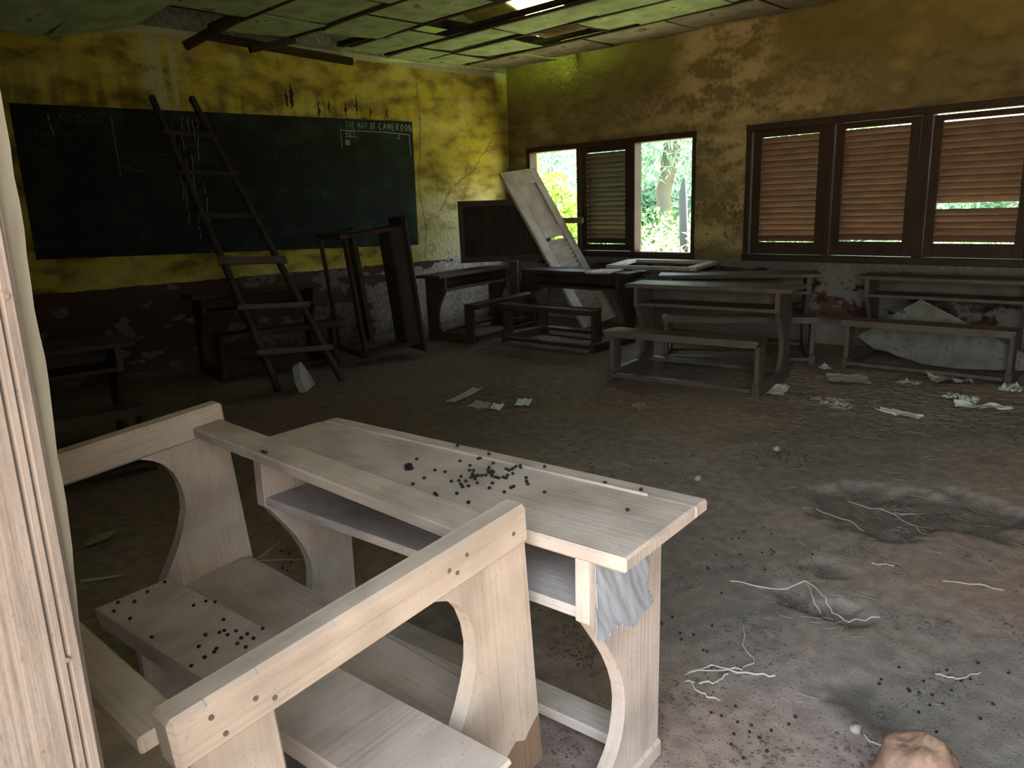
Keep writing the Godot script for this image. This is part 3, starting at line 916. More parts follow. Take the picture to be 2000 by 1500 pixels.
func window_frame(called: String, z: Array, mull: Array) -> void:
	var w := Node3D.new()
	w.name = called; add_child(w); w.set_meta("kind", "structure"); w.set_meta("label", "dark wooden frame of three shutter bays, " + ("nearer the corner" if called == "window_1" else "farther from the corner"))
	var x0 := WX - .02; var x1 := WX + .12
	put("sill", one(Vector3(x0 - .015, .80, z[0] - .02), Vector3(x1, .865, z[1] + .02)), M.frame_wood, w)
	put("head", one(Vector3(x0, 2.085, z[0] - .02), Vector3(x1, 2.15, z[1] + .02)), M.frame_wood, w)
	put("jamb", one(Vector3(x0, .865, z[0] - .015), Vector3(x1, 2.085, z[0] + .045)), M.frame_wood, w)
	put("jamb", one(Vector3(x0, .865, z[1] - .025), Vector3(x1, 2.085, z[1] + .015)), M.frame_wood, w)
	for q in mull:
		put("mullion", one(Vector3(x0, .865, q[0]), Vector3(x1, 2.085, q[1])), M.frame_wood, w)

func panel(parent: Node3D, c: Array, mt: Material) -> void:
	# a thin board between four corners, sagging a little in the middle
	var s := rng.randf_range(.0, .02)
	var f := func(u: float, v: float) -> Vector3:
		var p: Vector3 = c[0].lerp(c[1], u).lerp(c[3].lerp(c[2], u), v)
		return p - Vector3(0, s * 4.0 * u * (1 - u) * (.4 + 2.4 * v * (1 - v)), 0)
	put("panel", sheet(5, 5, f, -.007), mt, parent)

func ceiling() -> void:
	var c := Node3D.new()
	c.name = "ceiling"; add_child(c); c.set_meta("kind", "structure"); c.set_meta("label", "sagging ceiling of green boards with gaps")
	var xs := [.16, .9, 1.55, 2.2, 2.85, 3.53, 4.25, 4.93, 5.5, 6.03, 6.62, 7.22]
	var z_at := {6: [-7.3, -6.62, -5.90, -4.9], 7: [-7.3, -6.15, -4.35], 8: [-7.3, -6.75, -5.63, -4.70], 9: [-7.3, -6.78, -5.90, -5.03, -4.64], 10: [-7.3, -6.35, -5.42, -4.43], 5: [-7.22, -6.45, -5.5], 4: [-7.3, -6.62, -5.55], 3: [-7.25, -6.2, -5.1], 2: [-7.0, -6.35, -5.3]}
	var gone := [[7, -5.2], [9, -5.4], [4, -7.0], [6, -7.0]]
	for k in 11:
		var zs: Array = z_at.get(k, [-7.3, -6.3, -5.3])
		var z: float = zs[-1]
		while z < 2.5:
			z += .98
			zs.append(minf(z, 2.58))
		for i in zs.size() - 1:
			var mid: float = (zs[i] + zs[i + 1]) * .5
			var skip := false
			for g in gone:
				if g[0] == k and g[1] > zs[i] and g[1] < zs[i + 1]: skip = true
			if skip: continue
			var y := 3.125 + rng.randf_range(-.006, .008)
			var q := [Vector3(xs[k] + .016, y, zs[i] + .008), Vector3(xs[k + 1] - .016, y + rng.randf_range(-.012, .012), zs[i] + .008), Vector3(xs[k + 1] - .016, y + rng.randf_range(-.016, .016), zs[i + 1] - .008), Vector3(xs[k] + .016, y, zs[i + 1] - .008)]
			if k == 10:
				q[1].x = 7.24; q[2].x = 7.34
				if zs[i] < -6.9: q[1].x = 7.2
			if i == 0 and k == 3: q[0].y = 2.90; q[1].y = 3.02; q[1].z = -7.02; q[0].x = 2.12; q[1].x = 2.72; q[3].y = 3.08
			if i == 0 and k == 2: q[0].y = 2.84; q[1].y = 2.84; q[0].z = -6.75; q[1].z = -7.0; q[0].x = 1.5; q[1].x = 1.97; q[2].y = 2.98; q[3].y = 2.98
			if i == 1 and k == 2: q[0].y = 2.98; q[1].y = 2.98
			if i == 0 and k == 8: q[0].y = 3.09
			if i == 1 and k == 6: q[0].y = 3.09
			panel(c, q, M.panel_grey if k == 10 else M.panel)
	for k in range(1, 11):
		put("batten", one(Vector3(xs[k] - .03, 3.142, -7.32), Vector3(xs[k] + .03, 3.185, 2.58), .003), M.timber, c)
	for k in range(1, 11):
		var mb := nm()
		var zz := -7.28 + rng.randf() * .2
		if k == 3: zz = -6.1
		if k == 4: zz = -6.4
		while zz < 2.4:                                     # dark strips added for the shadowed gaps, in lengths not quite lined up
			var l := rng.randf_range(1.6, 2.4)
			var dx := rng.randf_range(-.006, .006)
			slab(mb, Vector3(xs[k] - .024 + dx, 3.104 + rng.randf_range(-.004, .004), zz), Vector3(xs[k] + .024 + dx, 3.122, minf(zz + l - .006, 2.56)), .003)
			zz += l
		put("gap_shade_strip", done(mb), M.timber, c)
	for k in z_at:  # thinner dark strips stand in for shade at the cross joints
		for i in range(1, z_at[k].size()):
			if rng.randf() < .75:
				put("gap_shade_strip", one(Vector3(xs[k] + .02, 3.108, z_at[k][i] - .013), Vector3(xs[k + 1] - .02, 3.118, z_at[k][i] + .013), .002), M.timber, c)
	for z in [-6.15, -4.35, -2.4, -.5, 1.4]:
		put("batten", one(Vector3(.15, 3.187, z - .04), Vector3(7.43, 3.26, z + .04), .003), M.timber, c)
	var m := nm()
	bar(m, Vector3(3.5, 3.13, -6.7), Vector3(3.13, 2.90, -7.02), Vector3(1, 0, 1), .07, .05)
	put("broken_batten", done(m), M.timber, c)
	m = nm()
	bar(m, Vector3(4.3, 3.11, -7.15), Vector3(3.82, 2.97, -7.16), Vector3(0, 0, 1), .07, .06)
	put("broken_batten", done(m), M.timber, c)
	m = nm()
	bar(m, Vector3(3.45, 3.07, -7.28), Vector3(5.05, 3.00, -7.28), Vector3(0, 1, 0), .07, .06)
	put("wall_plate", done(m), M.timber, c)
	# roof: ridge over the middle, eaves past the walls
	var r := Node3D.new()
	r.name = "roof"; add_child(r); r.set_meta("kind", "structure"); r.set_meta("label", "rusty corrugated iron roof")
	var ry := func(x: float) -> float: return 3.5 + (7.45 - x) * .3 if x > 3.7 else 3.5 + (x + .05) * .3
	var bounds := [-8.2, -7.5, -6.87, -6.83, -6.62, -6.02, -5.99, -5.2, -4.4, -3.6, -2.8, -2.0, -1.2, -.4, .4, 1.2, 2.0, 2.9]
	for side in [0, 1]:
		for i in bounds.size() - 1:
			var a: float = bounds[i]; var b: float = bounds[i + 1]
			var thin: bool = b - a < .1
			var xa := 3.7 if side == 1 else -.15  # door-side eave cut back so more sky light comes in
			var xb := 8.6 if side == 1 else 3.7
			var spans := [[xa, xb]]
			if side == 1:
				if thin: spans = [[3.7, 7.53], [7.72, 8.6]]
				elif a == -6.62: spans = [[3.7, 6.1], [7.25, 8.6]]
			for s in spans:
				roof_sheet(r, s[0], s[1], a, b, ry, M.iron, "sheet")
			if side == 1 and a == -6.62:
				roof_sheet(r, 6.1, 7.25, a, b, ry, M.plastic, "clear_sheet")
	for x in [4.6, 5.6, 6.6, 2.6, 1.4]:
		put("purlin", one(Vector3(x - .03, ry.call(x) - .09, -7.3), Vector3(x + .03, ry.call(x) - .02, 2.6), .004), M.timber, r)

func roof_sheet(r: Node3D, x0: float, x1: float, z0: float, z1: float, ry: Callable, mt: Material, called: String) -> void:
	var n := maxi(2, int((z1 - z0) / .019))
	var f := func(u: float, v: float) -> Vector3:
		var x := x0 + (x1 - x0) * v; var z := z0 + (z1 - z0) * u
		return Vector3(x, ry.call(x) + .012 * cos(z * TAU / .076), z)
	put(called, sheet(n, 1, f, -.002), mt, r)

# ------------------------------------------------------------------ the scene
func _ready() -> void:
	rng.seed = 20240
	var cam := Camera3D.new()
	cam.name = "camera"
	cam.fov = 53.748
	cam.near = 0.05
	cam.far = 300.0
	cam.transform = Transform3D(Basis(Vector3(.699623, -.034345, .713686), Vector3(.187748, .972582, -.137244), Vector3(-.689404, .230012, .686889)).orthonormalized(), Vector3(0, 1.45, 0))
	add_child(cam)
	cam.current = true
	var env := Environment.new()
	env.background_mode = Environment.BG_SKY
	var sky := Sky.new()
	var sm := ProceduralSkyMaterial.new()
	sm.sky_top_color = Color(.80, .87, .95)
	sm.sky_horizon_color = Color(.97, .98, .97)
	sm.sky_curve = .25
	sm.sky_energy_multiplier = SKY
	sm.ground_bottom_color = Color(.35, .30, .22)
	sm.ground_horizon_color = Color(.5, .48, .4)
	sm.ground_energy_multiplier = SKY * .4
	sky.sky_material = sm
	env.sky = sky
	env.tonemap_mode = Environment.TONE_MAPPER_LINEAR
	env.tonemap_exposure = EXPOSURE
	env.sdfgi_enabled = true
	env.ssao_enabled = true
	env.ssil_enabled = true
	var we := WorldEnvironment.new()
	we.name = "environment"
	we.environment = env
	add_child(we)
	var sun := DirectionalLight3D.new()
	sun.name = "sun"
	sun.light_color = Color(1.0, .95, .85)
	sun.light_energy = SUN
	sun.light_angular_distance = 3.0
	sun.shadow_enabled = true
	sun.look_at_from_position(Vector3.ZERO, -Vector3(.40, .90, .22), Vector3.FORWARD)
	add_child(sun)

	materials()
	make_floor()
	shell()
	ceiling()
	outside()
	shutters()
	var bd := put("blackboard", null, M.board)
	var m := nm()
	var bx := [Vector3(1.78, 1.14, BZ + .012), Vector3(5.83, 1.02, BZ + .012), Vector3(5.85, 2.432, BZ + .012), Vector3(1.78, 2.378, BZ + .012)]
	quad(m, bx[0], bx[1], bx[2], bx[3], Vector3.BACK, Vector2(0, 1), Vector2(1, 1), Vector2(1, 0), Vector2(0, 0))
	for e in 4:
		var a: Vector3 = bx[e]; var b: Vector3 = bx[(e + 1) % 4]
		quad(m, a, b, b - Vector3(0, 0, .011), a - Vector3(0, 0, .011), [Vector3.DOWN, Vector3.RIGHT, Vector3.UP, Vector3.LEFT][e])
	bd.mesh = done(m)
	tag(bd, "long dark green blackboard with faded chalk writing", "blackboard")

	# the two pale desks by the door
	var d1 := make_desk(M.pale, "pale dusty school desk standing upright, droppings scattered on its top", false, true, true, .055)
	place(d1, .6426, -1.5221, -.1093, Vector3(1, 1, .975))
	var d2 := make_desk(M.paler, "pale dusty school desk lying upside down, its top gone and its runners in the air", true, false, false)
	d2.transform = Transform3D(Basis(Vector3(.9942, .0863, -.0636), Vector3(-.084, .9957, .0377) * -1.0, Vector3(-.0666, .0321, -.9973)).orthonormalized(), Vector3(.2576, .7842, -1.6533))
	# the brown desks farther in
	var b := make_desk(M.brown, "brown school desk mid-room with a white scrap of paper at its foot")
	place(b, 4.992, -3.144, -.153, Vector3(1.003, 1.041, .962))
	copy_desk(b, 6.462, -1.841, -.052, Vector3(1.0, 1.019, .944), "grey school desk by the window wall with a sheet of plywood behind its bench")
	var dk := make_desk(M.dark, "dark school desk in front of the leaning door leaf")
	place(dk, 5.719, -5.197, -.043, Vector3(.963, 1.027, .944))
	copy_desk(dk, 6.088, -6.11, -1.753, Vector3(.835, 1.001, .958), "dark school desk in the corner under the dark louvred shutter, set sideways")
	copy_desk(b, 6.09, -3.235, -.52, Vector3(1.0, 1.031, .998), "brown school desk standing askew behind the middle desk")
	copy_desk(dk, 3.40, -6.36, -1.45, Vector3(.86, 1.033, .86), "dark school desk behind the ladder under the blackboard")
	copy_desk(dk, .913, -4.562, -1.455, Vector3(.988, .98, .947), "dark school desk in the shadow beside the door post")
	var up := copy_desk(dk, 0, 0, 0, Vector3.ONE, "dark school desk standing on its end beside the ladder")
	up.transform = Transform3D(Basis(Vector3(-.2212, 0, .9752), Vector3(.97, .1037, .22), Vector3(-.1012, .9946, -.0229)).orthonormalized().scaled_local(Vector3.ONE * .9055), Vector3(4.1497, .6491, -6.7574))
	ladder()
	loose_things()
	droppings()
	litter()

func outside() -> void:
	struct("ground", one(Vector3(7.5, -.45, -60), Vector3(70, -.22, 40), .01), M.ground, "grassy ground outside the windows")
	struct("field", one(Vector3(-50, -.45, -60), Vector3(7.5, -.22, 40), .01), M.yard, "bare red earth yard before the door")
	var step := nm()
	slab(step, Vector3(-1.6, -.25, -2.5), Vector3(-.055, -.03, 2.5), .01)
	struct("path", done(step), M.brick, "earth step before the door")
	tree("tree", "tree with a thick pale trunk and hanging leaves, seen through the right window bay", "tree", Vector3(14.2, -.22, -9.35), [[0, 0, 0, .22], [.05, 1.0, .02, .16], [-.05, 1.8, 0, .16], [.1, 3.0, .2, .2], [.4, 4.6, .5, .12]], [[Vector3(.2, 3.2, .3), 1.5], [Vector3(-.9, 2.9, -.6), 1.1], [Vector3(.9, 2.6, 1.0), 1.0], [Vector3(.3, 4.6, 0), 2.0]], 11000, .20, .018, M.leaf_grey, .9)
	tree("dead_tree", "slim grey dead trunk standing in the bushes outside the right window bay", "tree", Vector3(11.2, -.22, -6.98), [[.05, 0, 0, .085], [.02, .8, 0, .08], [-.03, 1.75, -.02, .07], [-.04, 2.0, 0, .02]], [], 0, .1, .02, M.leaf_dry, .2, M.bark_grey)
	tree("sapling", "young tree with yellow-green leaves close outside the left window bay", "tree", Vector3(10.6, -.22, -9.1), [[0, 0, 0, .04], [.05, 1.1, .05, .03], [0, 2.2, -.1, .015]], [[Vector3(0, 1.95, -.35), .42], [Vector3(.1, 1.55, .05), .40], [Vector3(-.1, 1.3, .35), .36]], 700, .15, .035, M.leaf_bright, .2)
	tree("bush", "low leafy bush under the right window bay", "bush", Vector3(10.4, -.22, -6.55), [], [[Vector3(0, .45, 0), .55], [Vector3(.3, .5, .7), .6], [Vector3(.2, .45, -.7), .55], [Vector3(1.2, .8, 0), .7], [Vector3(1.3, .7, -1.0), .8]], 3400, .15, .022, M.leaf_dry, .1)
	tree("bush", "green bush behind the low one outside the right window bay", "bush", Vector3(13.0, -.22, -7.5), [], [[Vector3(0, .8, 0), .9], [Vector3(.3, .9, 1.2), .9], [Vector3(.2, .8, -1.2), .9]], 2600, .17, .03, M.leaf_green, .1)
	tree("bush", "dense green bush outside the left window bay", "bush", Vector3(12.0, -.22, -10.4), [], [[Vector3(0, .8, 0), .9], [Vector3(.5, 1.3, -1.2), 1.0], [Vector3(.3, .9, 1.0), .9]], 3600, .15, .028, M.leaf_green, .1)
	tree("tree", "tall tree with drooping grey-green leaves behind the left window bay", "tree", Vector3(16.5, -.22, -14.6), [[0, 0, 0, .2], [.1, 2.0, 0, .17], [.3, 5.0, .3, .1]], [[Vector3(0, 3.2, 0), 2.0], [Vector3(-.6, 2.2, 1.6), 1.4], [Vector3(-.4, 2.4, -1.8), 1.5], [Vector3(0, 5.4, 0), 2.2]], 6000, .28, .035, M.leaf_grey, .9)
	var rows := [["leafy tree far back left of the thick trunk", 21.0, -17.0, 0], ["leafy tree far back behind the thick trunk", 21.5, -13.0, 1], ["leafy tree far back right of the thick trunk", 21.0, -9.0, 0], ["leafy tree far back behind the third shutter window", 20.0, -4.5, 1], ["leafy tree far back behind the blackboard corner", 19.0, -21.5, 1], ["leafy tree far back past the last shutter", 19.5, .0, 0]]
	for q in rows:
		if q[2] > -6.0:
			tree("tree", q[0], "tree", Vector3(q[1], -.22, q[2]), [[0, 0, 0, .12], [.1, 1.2, 0, .1], [.1, 2.2, .1, .05]], [[Vector3(0, 1.3, 0), 1.4], [Vector3(0, 2.2, .4), 1.2], [Vector3(-.3, .9, 1.6), 1.1], [Vector3(-.3, .9, -1.6), 1.1]], 4200, .26, .05, M.leaf_green if q[3] == 0 else M.leaf_grey, .3)
			continue
		tree("tree", q[0], "tree", Vector3(q[1], -.22, q[2]), [[0, 0, 0, .22], [.1, 2.5, 0, .18], [.2, 6.0, .1, .1]], [[Vector3(0, 2.2, 0), 2.3], [Vector3(0, 4.6, .4), 2.6], [Vector3(-.3, 1.2, 1.6), 1.5], [Vector3(-.3, 1.2, -1.6), 1.5], [Vector3(0, 7.0, 0), 2.2]], 6500, .34, .06, M.leaf_green if q[3] == 0 else M.leaf_grey, .3)
	for z in [-4.4, -2.6, -1.0]:
		tree("bush", ["green bush outside the first closed shutter", "green bush outside the second closed shutter", "green bush outside the third closed shutter"][int((z + 4.5) / 1.7)], "bush", Vector3(13.5, -.22, z), [], [[Vector3(0, .6, 0), .7], [Vector3(.4, .7, .5), .7]], 1500, .16, .03, M.leaf_green, .1)

func shutters() -> void:
	var hang := func(o: Node3D, z: float, y: float, x := WX + .03) -> void:
		o.transform = Transform3D(Basis(Vector3(0, 0, 1), Vector3.UP, Vector3(-1, 0, 0)), Vector3(x, y, z))
	var s := make_shutter("louvre_shutter", "dark louvred shutter closed between the two open window bays", .74, 1.215, 19, .085, .06, .075, M.frame_wood, M.dark, [], .013)
	hang.call(s, -6.11, .87)
	s = make_shutter("louvre_shutter", "reddish louvred shutter closed in the bay nearest the pier", .765, 1.215, 18, .095, .065, .12, M.frame_wood, M.slat_wood, [], .010)
	hang.call(s, -3.86, .868)
	s = make_shutter("louvre_shutter", "reddish louvred shutter closed in the middle bay of the three", .735, 1.212, 18, .085, .055, .13, M.frame_wood, M.slat_wood, [], .014)
	hang.call(s, -3.03, .870)
	s = make_shutter("louvre_shutter", "reddish louvred shutter with a slat missing, its view open to the trees", .765, 1.205, 18, .075, .05, .12, M.frame_wood, M.slat_wood, [5], .016)
	hang.call(s, -2.195, .868)
	# loose ones in the corner
	s = make_shutter("louvre_shutter", "dark louvred shutter lying on its side in the corner", .74, 1.10, 15, .07, .06, .06, M.dark, M.dark, [], .008)
	var ax := (Vector3(7.13, .775, -6.42) - Vector3(6.24, .775, -7.02)).normalized()     # its height lies along this
	var face := ax.cross(Vector3.UP)
	face = face if face.dot(Vector3(-1, 0, 1)) > 0 else -face
	var lean := (Vector3.UP - face * .10).normalized()
	s.transform = Transform3D(Basis(-lean, ax, (-lean).cross(ax)), Vector3(6.24, .775, -7.02) + lean * .74)
	var p := put("wooden_post", one(Vector3(-.06, 0, -.05), Vector3(.06, .765, .05)), M.dark)
	p.transform = Transform3D(Basis(Vector3.UP, .6), Vector3(6.83, 0, -6.70))
	tag(p, "dark wooden post holding up the shutter in the corner", "post")
	door_leaf()
	p = put("window_bar", one(Vector3(-.02, -.035, -.17), Vector3(.02, .035, .17)), M.grey_wood)
	p.position = Vector3(WX - .045, 1.235, -6.22)
	tag(p, "short grey wooden bar fixed across the edge of the left window bay", "bar")

func door_leaf() -> void:
	var t := thing("door_leaf", "pale grey door leaf with louvres, leaning back in the corner", "door")
	var tl := Vector3(6.49, 1.780, -6.55); var tr := Vector3(7.09, 1.846, -6.54); var bl := Vector3(6.66, .01, -5.45)
	var e := (tr - tl).normalized()
	var up := (tl - bl)
	var L := up.length()
	up = (up - e * up.dot(e)).normalized()
	t.transform = Transform3D(Basis(e, up, e.cross(up)), bl + Vector3(0, .03, 0))
	var w := .60
	var g: Material = M.door_grey
	put("stile", one(Vector3(0, 0, -.02), Vector3(.15, L, .02)), g, t)
	put("stile", one(Vector3(w - .12, 0, -.02), Vector3(w, L, .02)), g, t)
	put("rail", one(Vector3(.15, L - .20, -.019), Vector3(w - .12, L, .019)), g, t)
	put("rail", one(Vector3(.15, L - .92, -.019), Vector3(w - .12, L - .78, .019)), g, t)
	put("rail", one(Vector3(.15, 0, -.019), Vector3(w - .12, .16, .019)), g, t)
	put("panel", one(Vector3(.165, L - .78, -.008), Vector3(w - .13, L - .20, .006), .004), g, t)
	for k in 17:
		var m := nm()
		board(m, Transform3D(Basis(Vector3.RIGHT, -.75), Vector3((w + .03) * .5, .20 + k * (L - 1.16) / 16.5, 0)), Vector3(w - .28, .008, .058), .002)
		put("slat", done(m), g, t)

func loose_things() -> void:
	# an empty frame lying over two desks at the window
	var t := thing("empty_frame", "pale empty wooden frame lying flat below the right window bay", "frame")
	var c := [Vector3(6.50, .775, -4.94), Vector3(7.30, .775, -5.22), Vector3(7.34, .775, -4.20), Vector3(6.55, .775, -4.0)]
	for k in 4:
		var m := nm()
		bar(m, c[k] + Vector3(0, .001 * k, 0), c[(k + 1) % 4] + Vector3(0, .001 * k, 0), (c[(k + 2) % 4] - c[(k + 1) % 4]), .11 if k != 3 else .04, .035)
		put("rail", done(m), M.door_grey, t)
	var pb := put("loose_board", one(Vector3(-.2, 0, -.13), Vector3(.2, .018, .13)), M.door_grey)
	pb.transform = Transform3D(Basis(Vector3.UP, .25), Vector3(6.21, .747, -4.80))
	tag(pb, "small pale board lying on the end of the dark desk", "board")
	var m := nm()
	bar(m, Vector3(7.12, .42, -6.35), Vector3(7.30, 1.33, -6.55), Vector3(0, 0, 1), .09, .03)
	var pl := put("loose_plank", done(m), M.dark)
	tag(pl, "dark plank end sticking up beside the leaning door leaf", "plank")
	# plywood behind the bench
	m = nm()
	var lean := Vector3(.17, 1, 0).normalized()
	plate(m, PackedVector2Array([Vector2(-1.98, .585), Vector2(-2.24, .40), Vector2(-2.44, .235), Vector2(-2.31, .15), Vector2(-2.2, .135), Vector2(-2.10, .10), Vector2(-1.97, .075), Vector2(-1.90, .055), Vector2(-1.66, .05), Vector2(-1.45, .065), Vector2(-1.2, .09), Vector2(-1.1, .17), Vector2(-1.24, .235), Vector2(-1.60, .41)]), Vector3(6.70, 0, 0), Vector3.BACK, lean, Vector3.BACK.cross(lean), -.004, .004, false)
	var ply := put("plywood_sheet", done(m), M.ply)
	tag(ply, "grey torn plywood sheet leaning behind the bench by the window wall", "board")
	# stone slab by the ladder
	m = nm()
	plate(m, PackedVector2Array([Vector2(-.14, 0), Vector2(.13, 0), Vector2(.12, .10), Vector2(.05, .235), Vector2(-.03, .22), Vector2(-.13, .10)]), Vector3.ZERO, Vector3.RIGHT, Vector3(0, .93, -.36), Vector3(0, .36, .93), -.03, .03)
	var st := put("concrete_slab", done(m), M.stone)
	st.transform = Transform3D(Basis(Vector3.UP, .75), Vector3(3.2, -.005, -5.62))
	tag(st, "pale broken slab of concrete at the foot of the ladder", "slab")
	# rock by the door
	var rk := put("rock", lump(Vector3(.115, .135, .10), .22, 1.0, 77, 40, 24, -.05), M.brick)
	rk.transform = Transform3D(Basis(Vector3.UP, .5), Vector3(1.765, .045, -.425))
	tag(rk, "rough brown rock on the floor at the lower right", "rock")
	# papers
	paper("white scrap of paper at the foot of the middle desk", Vector3(5.36, .0, -2.50), Vector2(.30, .12), .25, .02, M.paper, 1)
	paper("flat lined paper on the floor beside the bench by the window wall", Vector3(6.02, .0, -2.23), Vector2(.30, .30), .5, .02, M.paper_old, 2)
	paper("pale sheet of paper bulging up under the bench stretcher", Vector3(6.43, .0, -1.63), Vector2(.26, .24), .8, .05, M.paper_old, 3)
	paper("torn white paper lying nearest the camera in the straw", Vector3(5.24, .0, -1.60), Vector2(.09, .28), -.15, .025, M.paper, 4)
	paper("long strip of torn white paper right of the straw", Vector3(5.72, .0, -1.22), Vector2(.10, .34), .35, .03, M.paper, 6)
	paper("white curled sheet of paper in the hollow in the middle of the floor", Vector3(3.97, -.01, -3.84), Vector2(.20, .11), .6, .012, M.paper, 7)
	paper("rolled white paper beside the curled sheet in the hollow", Vector3(3.74, -.01, -3.90), Vector2(.15, .09), .5, .02, M.paper, 8)
	paper("brown paper lying left of the rolled paper in the hollow", Vector3(3.70, -.012, -4.05), Vector2(.18, .16), .2, .02, M.paper_old, 9)
	crumpled("grey crumpled paper in the middle of the straw", Vector3(5.27, 0, -2.05), Vector3(.26, .05, .24), .4, M.paper_old, 11)
	crumpled("crumpled white paper with torn edges right of the straw heap", Vector3(5.92, 0, -1.40), Vector3(.24, .05, .16), 1.2, M.paper, 12)
	crumpled("crumpled white paper at the right foot of the bench by the window wall", Vector3(6.40, 0, -1.20), Vector3(.18, .07, .14), .2, M.paper, 13)
	crumpled("small ball of white paper on the floor left of the lined paper", Vector3(6.34, 0, -2.55), Vector3(.09, .05, .08), .9, M.paper, 14)
	crumpled("small crumpled paper between the lined and the bulging paper", Vector3(6.2, 0, -1.83), Vector3(.10, .03, .16), .3, M.paper_old, 15)
	paper("long flat grey cardboard lying at the left of the hollow", Vector3(3.86, -.012, -4.38), Vector2(.46, .09), .35, .01, M.paper_old, 21)
	paper("small brown scrap lying alone on the red earth before the middle desk", Vector3(4.36, .0, -3.05), Vector2(.13, .10), .9, .015, M.straw, 22)
	for k in [["pale pebble lying among the black droppings on the open floor", 4.07, -1.89, .022], ["flat pale pebble on the floor behind the upright pale desk", 3.35, -1.98, .022], ["small stone at the edge of the crumbly patch near the rock", 1.93, -.63, .018]]:
		var pb2 := put("pebble", lump(Vector3(k[3], k[3] * .7, k[3] * .9), .3, 1.0, 5, 12, 8), M.pebble)
		pb2.position = Vector3(k[1], floor_height(k[1], k[2]) + k[3] * .5, k[2])
		tag(pb2, k[0], "pebble")
	# leaf and sticks by the door post
	var lf := put("dry_leaf", leaf_mesh(.20, .055), M.leaf)
	lf.transform = Transform3D(Basis(Vector3.UP, 2.0) * Basis(Vector3.RIGHT, -.15), Vector3(.86, .015, -3.62))
	tag(lf, "large dull green leaf on the floor beside the door post", "leaf")
	root_thing("stick", "pale straight stick on the floor beside the door post", [[[.75, -3.29], [.90, -3.20]]], M.root, .006)
	root_thing("twig", "thin pale twig on the floor between the two pale desks", [[[1.22, -3.0], [1.33, -2.92], [1.48, -2.75], [1.62, -2.6]], [[1.33, -2.92], [1.52, -3.02]]], M.root, .0027)
	root_thing("dry_root", "long pale root lying along the small pit", [[[2.47, -1.30], [2.515, -1.175], [2.66, -1.09], [2.60, -1.0], [2.54, -.94], [2.53, -.88], [2.575, -.79]], [[2.64, -1.08], [2.57, -1.03], [2.51, -.97]]], M.root, .0034)
	root_thing("dry_root", "branching bundle of pale roots nearest the pale desk", [[[2.22, -1.12], [2.10, -1.06], [2.05, -.99], [1.98, -1.0], [1.92, -1.06], [1.86, -1.12]], [[2.02, -.90], [1.97, -.98], [1.94, -1.08], [1.84, -1.12]], [[1.93, -1.02], [1.87, -1.02], [1.83, -1.06], [1.81, -1.10]], [[1.81, -1.08], [1.79, -1.02], [1.80, -.97]]], M.root, .003)
	root_thing("twig", "pale twig in the big pit, the left one of two", [[[3.42, -1.38], [3.37, -1.20], [3.33, -1.12]]], M.root, .0027)
	root_thing("twig", "pale forked twig in the big pit, the right one of two", [[[3.62, -1.30], [3.60, -1.10], [3.50, -.95], [3.40, -.88]], [[3.60, -1.10], [3.68, -1.0]]], M.root, .0027)
	root_thing("twig", "straight pale twig on bare earth between the big and the small pit", [[[2.96, -.95], [3.0, -.87]]], M.root, .0027)
	root_thing("twig", "long thin twig lying right of the two small pits", [[[2.98, -.70], [3.04, -.60], [3.06, -.52]]], M.root, .0027)
	root_thing("twig", "bent twig on the floor farther right, past the small pits", [[[2.34, -.55], [2.36, -.49], [2.45, -.45]]], M.root, .0027)
	root_thing("twig", "short pale twig behind the rock by the door", [[[1.92, -.60], [1.90, -.52]]], M.root, .0027)

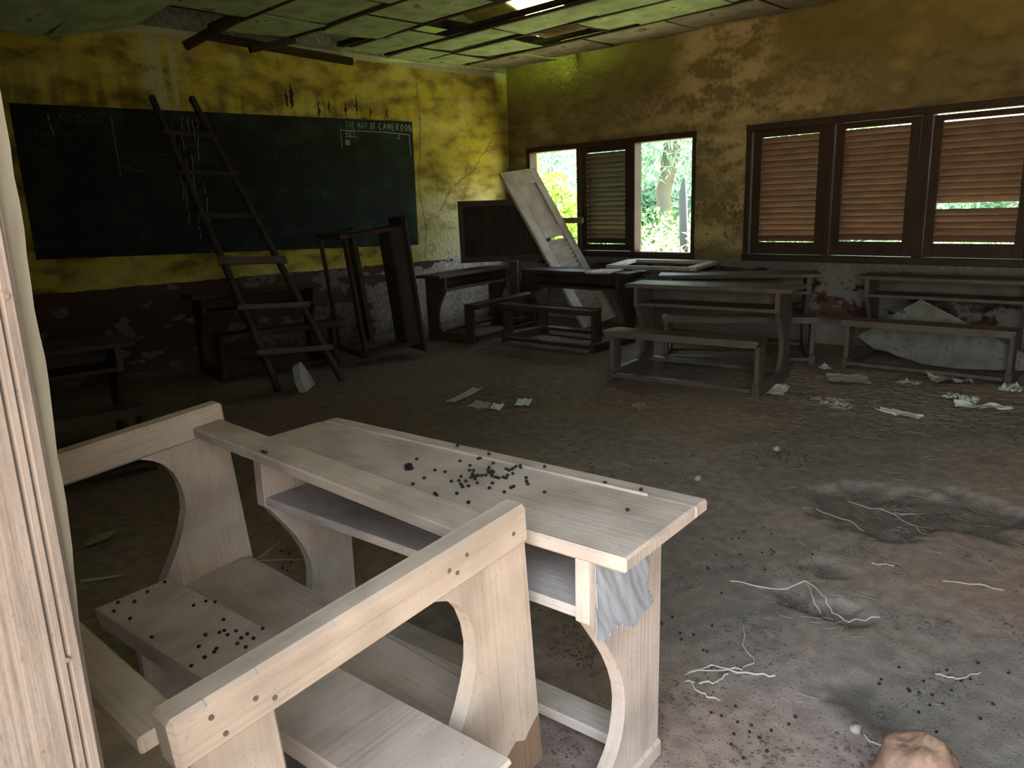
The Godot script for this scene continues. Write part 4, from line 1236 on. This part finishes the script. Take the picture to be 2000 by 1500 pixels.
func droppings() -> void:
	var bead := lump(Vector3(.0049, .0042, .0054), .10, .8, 5, 10, 6)
	var add := func(pts: Array, y: float, zones: Array) -> void:
		for q in pts:
			var o := put("dropping", bead, M.bead)
			o.transform = Transform3D(Basis(Vector3.UP, rng.randf() * TAU) * Basis(Vector3.BACK, rng.randf_range(-.3, .3)), Vector3(q[0], y, q[1]))
			var zone: Array = zones[-1]
			for k in zones:                                    # first zone whose box (x, z) holds it
				if q[0] >= k[0] and q[0] <= k[1] and q[1] >= k[2] and q[1] <= k[3]:
					zone = k
					break
			tag(o, zone[4], "dropping", zone[5])
	var top_zones := [[1.20, 1.262, -1.70, -1.64, "small black dropping packed in the tight clump on the upright pale desk", "clump of droppings on the upright pale desk"],
		[1.36, 1.60, -1.26, -.9, "lone black dropping near the right end of the upright pale desk", "droppings near the right end of the upright desk"],
		[1.42, 1.60, -1.80, -1.50, "small black dropping by the pencil ledge on the upright pale desk's far side", "droppings by the pencil ledge"],
		[1.0, 1.215, -1.60, -1.2, "stray black dropping near the front edge of the upright pale desk", "strays near the front edge of the upright desk"],
		[1.215, 1.302, -1.60, -1.37, "small black dropping on the front side of the dense scatter on the upright desk", "front side of the dense scatter"],
		[1.0, 1.40, -1.60, -1.53, "small black dropping left of the dense scatter on the upright desk", "droppings left of the dense scatter"],
		[1.30, 1.46, -1.36, -1.2, "stray black dropping right of the dense scatter on the upright desk", "droppings right of the dense scatter"],
		[1.0, 2.0, -3.0, 0.0, "small round black dropping in the dense scatter on the upright pale desk", "dense scatter of droppings on the upright desk"]]
	var seat_zones := [[.5, .62, -2.3, -1.98, "black dropping near the far left corner of the upright desk's bench seat", "droppings at the far corner of the bench seat"],
		[.62, .80, -2.3, -1.80, "black dropping along the inner edge of the upright desk's bench seat", "droppings along the inner edge of the bench seat"],
		[.5, .63, -1.98, -1.60, "black dropping near the outer edge of the upright desk's bench seat", "droppings near the outer edge of the bench seat"],
		[.5, .9, -3.0, 0.0, "black dropping in the cluster in the middle of the upright desk's bench seat", "cluster of droppings on the bench seat"]]
	add.call([[1.303, -1.706], [1.466, -1.709], [1.471, -1.574], [1.420, -1.566], [1.427, -1.564], [1.372, -1.591], [1.421, -1.503], [1.364, -1.540], [1.275, -1.589], [1.284, -1.556], [1.337, -1.512], [1.343, -1.502], [1.322, -1.484], [1.300, -1.466], [1.314, -1.473], [1.313, -1.462], [1.299, -1.449], [1.323, -1.464], [1.329, -1.454], [1.338, -1.447], [1.387, -1.485], [1.370, -1.472], [1.358, -1.457], [1.371, -1.458], [1.368, -1.448], [1.354, -1.442], [1.344, -1.428], [1.345, -1.415], [1.345, -1.404], [1.357, -1.398], [1.358, -1.388], [1.375, -1.400], [1.394, -1.398], [1.410, -1.440], [1.405, -1.425], [1.416, -1.424], [1.427, -1.427], [1.443, -1.433], [1.454, -1.428], [1.443, -1.415], [1.288, -1.493], [1.262, -1.473], [1.271, -1.455], [1.246, -1.485], [1.249, -1.450], [1.238, -1.431], [1.252, -1.423], [1.282, -1.422], [1.307, -1.389], [1.277, -1.370], [1.315, -1.328], [1.326, -1.328], [1.394, -1.348], [1.375, -1.328], [1.361, -1.310], [1.282, -1.319], [1.197, -1.408], [1.160, -1.452], [1.155, -1.439], [1.167, -1.552], [1.347, -1.238], [1.492, -1.368], [1.215, -1.563], [1.175, -1.339], [1.250, -1.687], [1.258, -1.687], [1.260, -1.679], [1.237, -1.673], [1.244, -1.670], [1.248, -1.662], [1.244, -1.652], [1.228, -1.657], [1.234, -1.652], [1.498, -1.160], [1.518, -1.060], [1.388, -1.008]], .7305, top_zones)
	add.call([[0.568, -2.130], [0.543, -2.087], [0.601, -2.100], [0.559, -2.014], [0.647, -2.130], [0.702, -1.951], [0.735, -1.948], [0.750, -1.924], [0.723, -1.816], [0.771, -1.697], [0.688, -1.764], [0.700, -1.763], [0.697, -1.738], [0.720, -1.739], [0.732, -1.703], [0.713, -1.697], [0.733, -1.672], [0.695, -1.681], [0.702, -1.650], [0.659, -1.781], [0.625, -1.741], [0.640, -1.689], [0.650, -1.699], [0.614, -1.684], [0.577, -1.673], [0.563, -1.875], [0.703, -2.150]], .4205, seat_zones)
	add.call([[.932, -1.917], [.934, -1.903]], .8065, [[0, 2, -3, 0, "black dropping of the pair on the upturned desk's stretcher", "pair of droppings on the stretcher"]])
